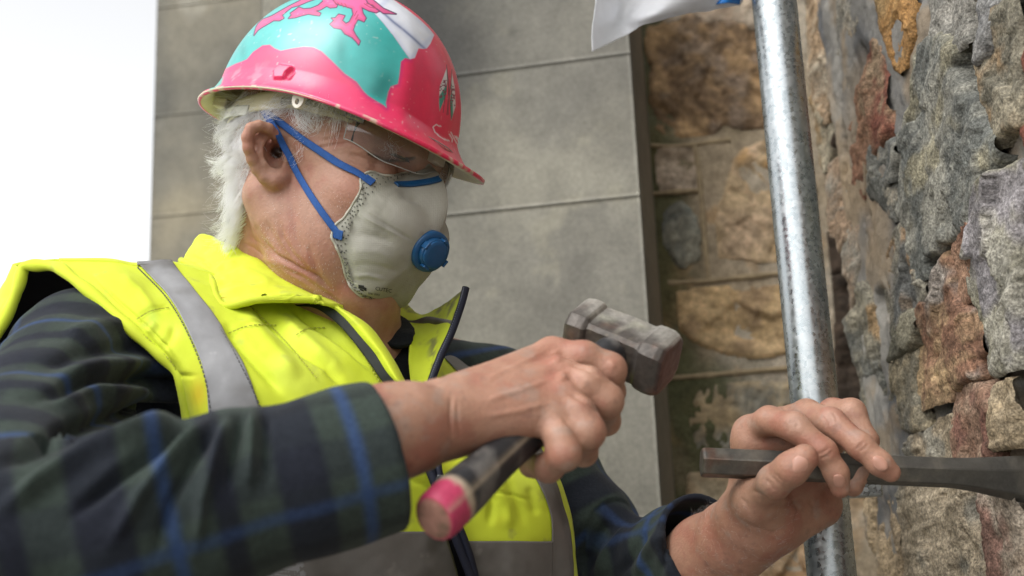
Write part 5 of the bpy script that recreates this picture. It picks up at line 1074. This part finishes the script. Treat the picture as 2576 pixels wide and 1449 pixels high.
P = crom(cps([(456,655,1.131),(500,678,1.085),(532,704,1.04),(543,745,1.004),(570,770,.988),(655,754,.989),(790,753,1.003)]), 120); V, Fl = tube(P, .0034, 10); mesh('collar_hem', V, Fl, m_vis, vest, col=viscol(V) * .9)
panel('collar_facing', [[(555,748,1.0),(600,745,1.0),(650,748,1.0)], [(560,772,1.0),(600,772,1.0),(640,760,1.0)], [(575,778,1.01),(600,778,1.012),(630,765,1.01)]], 16, 24, mat('collar_facing_fabric', (.52, .42, .02), rough=.8), vest, t=.002, puff=.0006)
# far lapel with the other half of the zip
LL = [[(952,752,1.17),(1005,748,1.18),(1062,792,1.155),(1168,730,1.075)], [(995,790,1.13),(1035,800,1.135),(1092,805,1.11),(1156,772,1.066)], [(1030,840,1.085),(1055,850,1.09),(1092,852,1.075),(1132,838,1.052)], [(1028,905,1.06),(1052,908,1.06),(1085,902,1.052),(1106,893,1.042)], [(1034,970,1.045),(1055,972,1.042),(1070,970,1.038),(1084,955,1.032)]]
panel('lapel', LL, 90, 60, m_vis, vest, t=.004, puff=.002, seed=51, fr=30, shape=lambda Q, c_, V: mixc(c_, (.22, .22, .09), np.clip(sstep(.05, .4, fbm(V, 80, 4, 58)) * np.maximum(sstep(830, 770, Q[:, 1]), np.exp(-((Q[:, 0] - 1090) / 14) ** 2)) * .85, 0, 1)))
P = crom(cps([(1004,800,1.128),(1040,806,1.13),(1075,796,1.12),(1105,800,1.10),(1140,806,1.062)]), 50)
G = np.array([P, P + UP * -.004, P + UP * -.007]) + np.array([0, 0, .004]); V = G.reshape(-1, 3); o = mesh('reflective_strip', V, facecam(V, gridf(3, 50)), m_refl, vest, col=dgrey(V)); solid(o, .001, 0)
zp = crom(cps([(1172,724,1.072),(1160,768,1.064),(1136,836,1.05),(1110,892,1.04),(1088,950,1.03),(1075,990,1.02)]), 120)
V, Fl = tube(zp, .0036, 12); mesh('zip_tape', V, Fl, m_navy, vest)
tv, tf = [], []
for i in range(0, 118, 2):
    p = zp[i]; T_ = nrm(zp[i + 1] - zp[i]); b_ = box(p + np.array([-.0012, 0, .0032]), (T_, nrm(np.cross(T_, [0, 0, 1.])), np.array([0, 0, 1.])), (.0006, .0013, .0006)); tf += [tuple(k + len(tv) for k in f) for f in b_[1]]; tv += list(b_[0])
zt = mesh('zip_teeth', np.array(tv), tf, mat('zip_teeth_metal', (.10, .11, .14), rough=.4), vest, smooth=False)
# lower zip, closed up to the slider
for L, m_, r_ in (([(1058,1120,.982),(1085,1190,.975),(1112,1260,.972),(1150,1360,.974),(1185,1449,.978),(1215,1540,.982)], m_navy, .0042), ([(1100,1130,.985),(1108,1200,.976),(1150,1310,.974),(1180,1390,.976),(1198,1460,.98)], m_navy, .0032)):
    P = crom(cps(L), 60); V, Fl = tube(P, r_, 12); mesh('zip_tape', V, Fl, m_, vest)
p = cp(1104, 1212, .966); zpull = bevel(mesh('zip_pull', *box(p, (nrm([.3, .95, 0]), nrm([.95, -.3, 0]), np.array([0, 0, 1.])), (.006, .003, .0016)), mat('zip_pull_metal', (.12, .12, .13), rough=.35, metal=.7), vest, smooth=False), .001)
# shirt collar and the dark inside of the neck
SC = [[(920,760,1.12),(975,775,1.125),(1020,800,1.115),(1042,826,1.09)], [(925,800,1.085),(965,815,1.085),(1005,830,1.08),(1040,842,1.075)], [(945,850,1.065),(975,862,1.065),(1005,868,1.065),(1036,862,1.07)]]
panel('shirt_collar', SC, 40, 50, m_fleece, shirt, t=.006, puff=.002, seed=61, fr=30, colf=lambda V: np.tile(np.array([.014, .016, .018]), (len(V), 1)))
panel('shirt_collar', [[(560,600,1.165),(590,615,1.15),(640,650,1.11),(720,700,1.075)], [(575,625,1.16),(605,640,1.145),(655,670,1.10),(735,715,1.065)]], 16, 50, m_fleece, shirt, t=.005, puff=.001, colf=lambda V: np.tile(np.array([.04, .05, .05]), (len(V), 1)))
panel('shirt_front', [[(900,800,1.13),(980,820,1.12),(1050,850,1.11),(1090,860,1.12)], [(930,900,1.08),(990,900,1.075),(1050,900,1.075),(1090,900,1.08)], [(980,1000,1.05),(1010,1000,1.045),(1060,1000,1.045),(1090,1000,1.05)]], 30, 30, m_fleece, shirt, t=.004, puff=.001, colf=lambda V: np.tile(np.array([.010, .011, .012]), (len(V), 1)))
# yellow cord end at the nape
cd = empty('ear_plug_cord', cp(580, 610, 1.17), 'small yellow and black cord end tucked behind the collar at the nape', 'cord')
bevel(mesh('cord_tag', *box(cp(584, 600, 1.168), (np.array([1., 0, 0]), nrm([.1, 1, 0]), np.array([0, 0, 1.])), (.0036, .0056, .002)), mat('yellow_plastic', (.65, .38, .01), rough=.5), cd, smooth=False), .0008)
V, Fl = tube(cps([(571,596,1.17),(569,602,1.17),(571,612,1.17)]), .0018, 8); mesh('cord', V, Fl, m_dark, cd)

# stitched seams laid on the panels
BVR = BVHTree.FromPolygons([Vector(v) for v in RPV], [tuple(map(int, f)) for f in RPF])
def stitches(lines, bv, name, m, par, pitch=.0042, ln=.0027, r=.00042):
    tv, tf = [], []
    for L in lines:
        P = []
        for x, y in crom(np.array(L, float), 160):
            h = bv.ray_cast(Vector((0, 0, 0)), Vector(cp(x, y, 1.)).normalized(), 3)
            if h[0] is not None: P.append(np.array(h[0]) * (1 - .0026 / np.linalg.norm(h[0])))
        if len(P) < 4: continue
        P = np.array(P); s_ = np.concatenate([[0], np.cumsum(np.linalg.norm(np.diff(P, axis=0), axis=1))])
        for a in np.arange(0, s_[-1] - ln, pitch):
            e = [np.array([np.interp(a + k, s_, P[:, c]) for c in range(3)]) for k in (0, ln)]; ax = nrm(e[1] - e[0]); sd = nrm(np.cross(ax, [0, 0, 1.]))
            v, f = box((e[0] + e[1]) / 2, (ax, sd, np.cross(ax, sd)), (ln / 2, r, r)); tf += [tuple(k + len(tv) for k in g) for g in f]; tv += list(v)
    o = mesh(name, np.array(tv), tf, m, par, smooth=False); o['kind'] = 'stuff'; return o
m_thr = mat('seam_thread', (.42, .44, .06), rough=.8, var=.2); m_thg = mat('grey_thread', (.09, .09, .085), rough=.8)
stitches([[(165,668),(215,715),(300,790),(380,860),(440,925),(452,1000)], [(565,700),(640,780),(720,860),(800,955)], [(575,838),(627,819),(697,817)], [(745,842),(773,827),(822,823)], [(345,802),(380,782),(430,772)], [(790,775),(850,815),(905,880),(955,960)]], BVR, 'stitching', m_thr, vest)
stitches([[(346,672),(420,750),(474,842),(515,950),(533,1060)], [(428,668),(489,742),(562,840),(622,950),(670,1060)]], BVR, 'stitching', m_thg, vest)

# ================================================================== club hammer
PE, HH = cp(1092, 1305, .712), cp(1562, 870, .905)
hd_ = nrm(HH - PE); ha = np.array([.83, -.35, .43]); ha = nrm(ha - (ha @ hd_) * hd_); hn = np.cross(hd_, ha)
ham = empty('club_hammer', PE, 'worn club hammer with a black handle and pink end in the raised fist', 'hammer')
m_hand = mat('hammer_handle', attr=True, rough=.5, var=.15, vs=60, var2=.12, vs2=250, bump=.2, bs=200, rvar=.1)
Lh = np.linalg.norm(HH - PE); ts = np.concatenate([[0, 0.0015, .004], np.linspace(.008, Lh, 110)]); secs, cols = [], []
ang = np.linspace(0, 2 * np.pi, 40, endpoint=False)
for t in ts:
    k = (1 - .10 * sstep(.0, .10, t) + .04 * math.sin(t * 60)) * (0.9 if t == 0 else .965 if t < .002 else 1.0)
    secs.append(PE + hd_ * t + (np.outer(np.cos(ang), hn) * .0178 + np.outer(np.sin(ang), ha) * .0155) * k)
V, Fl = loft(secs, cap=False); tv_ = np.repeat(ts, 40); nz = fbm(V, 60, 4, 5); nz2 = fbm(V, 140, 3, 6)
c_ = np.tile(np.array([.022, .022, .024]), (len(V), 1)); c_ = mixc(c_, (.13, .12, .11), sstep(.0, .45, nz) * .8)
c_ = mixc(c_, (.45, .36, .26), sstep(.026, .021, tv_ + nz * .004) * .9); c_ = mixc(c_, (.46, .045, .11), sstep(.021, .017, tv_ + nz * .006) * sstep(-.6, -.1, nz2 + .2))
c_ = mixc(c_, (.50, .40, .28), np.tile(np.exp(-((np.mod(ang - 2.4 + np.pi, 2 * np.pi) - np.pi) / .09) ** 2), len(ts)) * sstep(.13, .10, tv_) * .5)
mesh('handle', V, Fl, m_hand, ham, col=c_)
rr_ = np.linspace(0, 1, 10); EVt = np.array([PE - hd_ * .0018 * (1 - r_ ** 4) + (np.outer(np.cos(ang), hn) * .0178 + np.outer(np.sin(ang), ha) * .0155) * r_ * .9 for r_ in rr_]).reshape(-1, 3)
nz = fbm(EVt, 120, 4, 3); ce = mixc(np.tile(np.array([.33, .17, .125]), (len(EVt), 1)), (.20, .12, .08), sstep(0, .4, nz)); ce = mixc(ce, (.55, .05, .12), np.repeat(sstep(.86, .97, rr_), 40) * .8)
mesh('handle_end', EVt, gridf(10, 40, cc=True), mat('end_grain_wood', attr=True, rough=.8, var=.2, vs=200, bump=.3, bs=400), ham, col=ce)
m_iron = mat('worn_iron', attr=True, rough=.5, metal=.35, var=.3, vs=70, var2=.25, vs2=240, bump=.4, bs=180, bd=.0015, rvar=.15, spec=.5)
def octs(c0, s, ch):
    q_ = [(s, -s + ch), (s, s - ch), (s - ch, s), (-s + ch, s), (-s, s - ch), (-s, -s + ch), (-s + ch, -s), (s - ch, -s)]
    out_ = []
    for i in range(8):
        a, b = np.array(q_[i]), np.array(q_[(i + 1) % 8])
        for t in (0, .25, .5, .75): p_ = lerp(a, b, t); out_.append(c0 + hd_ * p_[0] * .001 + hn * p_[1] * .001)
    return out_
prof = [(-44, 15, 6), (-43, 19, 7), (-40, 21.5, 7), (-33, 22.5, 7), (-27, 22.3, 7), (-25, 21, 6), (-23.5, 19, 3.5), (-21, 19, 3), (-10, 19.3, 3), (0, 19.5, 3), (10, 19.3, 3), (19, 19, 3), (21, 19.6, 4), (24, 22, 6), (30, 22.8, 7), (37, 22.6, 7), (41, 21.5, 7), (43.5, 19.5, 7), (44.5, 15, 6), (44.8, 1, .3)]
prof = [(-44.3, 1, .3)] + prof; secs = []
pp = np.array(prof); tt = np.linspace(0, len(pp) - 1, 90); pi_ = np.stack([np.interp(tt, np.arange(len(pp)), pp[:, k]) for k in range(3)], -1)
for x, s, ch in pi_: secs.append(octs(HH + ha * x * .001, s, ch))
V, Fl = loft(secs); n_ = fbm(V, 45, 4, 9); n2_ = fbm(V, 120, 4, 10)
V = V + nrm(hn) * 0 + np.stack([fbm(V, 60, 3, 20 + k) for k in range(3)], -1) * .0004
c_ = np.tile(np.array([.090, .078, .068]), (len(V), 1)); c_ = mixc(c_, (.16, .09, .065), sstep(0, .4, n_)); xh = (V - HH) @ ha; yv = (V - HH) @ hn
c_ = mixc(c_, (.36, .32, .27), sstep(.05, .35, n2_ + .15 * n_) * sstep(.0, .012, (V - HH) @ hd_) * .75); c_ = mixc(c_, (.26, .22, .15), sstep(.1, .4, n2_) * sstep(.026, .014, np.abs(xh)) * .6); c_ = mixc(c_, (.10, .045, .04), sstep(.040, .0435, xh) * .7)
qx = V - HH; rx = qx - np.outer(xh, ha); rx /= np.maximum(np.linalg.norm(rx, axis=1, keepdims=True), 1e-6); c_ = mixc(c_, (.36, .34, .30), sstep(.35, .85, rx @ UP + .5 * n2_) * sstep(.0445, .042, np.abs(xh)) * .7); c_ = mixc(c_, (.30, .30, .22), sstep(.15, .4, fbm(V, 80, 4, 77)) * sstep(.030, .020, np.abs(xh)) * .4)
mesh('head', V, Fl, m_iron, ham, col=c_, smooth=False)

# ================================================================== chisel
C0, C1 = cp(1764, 1163, .972), cp(2640, 1200, .962)
ca = nrm(C1 - C0); cn = nrm(np.array([0, 0, 1.]) - ca[2] * ca); cu_ = np.cross(cn, ca); cu_ = cu_ if cu_[1] > 0 else -cu_
chs = empty('cold_chisel', C1, 'dark hexagonal steel chisel held level against the rubble wall', 'chisel')
Lc = np.linalg.norm(C1 - C0); xf = Lc * (2400 - 1764) / (2640 - 1764); secs = []
for t in [0, .0008, .0025] + list(np.linspace(.006, xf, 60)) + list(np.linspace(xf, Lc, 30))[1:]:
    g_ = sstep(xf - .01, Lc, t); R_ = .0133; k = .88 if t == 0 else .96 if t < .002 else 1.
    sec = []
    for i in range(6):
        a0, a1 = math.radians(30 + 60 * i - 6), math.radians(90 + 60 * i - 6); p_, q2 = np.array([math.cos(a0), math.sin(a0)]), np.array([math.cos(a1), math.sin(a1)])
        for s in (.06, .5, .94):
            w_ = lerp(p_, q2, s); sec.append(C0 + ca * t + (cn * w_[0] * lerp(1, .42, g_) + cu_ * (w_[1] * lerp(1, 1.65, g_) - .25 * g_)) * R_ * k)
    secs.append(sec)
V, Fl = loft(secs); n_ = fbm(V, 50, 4, 31); c_ = np.tile(np.array([.105, .10, .09]), (len(V), 1)); c_ = mixc(c_, (.17, .155, .13), sstep(0, .4, n_)); c_ = mixc(c_, (.15, .085, .06), sstep(.2, .45, fbm(V, 90, 4, 33)) * sstep(.05, .0, (V - C0) @ ca) * .9)
bevel(mesh('bar', V, Fl, mat('chisel_steel', attr=True, rough=.42, metal=.65, var=.18, vs=90, var2=.12, vs2=400, bump=.2, bs=300, bd=.001, rvar=.12), chs, col=c_, smooth=False), .0006)
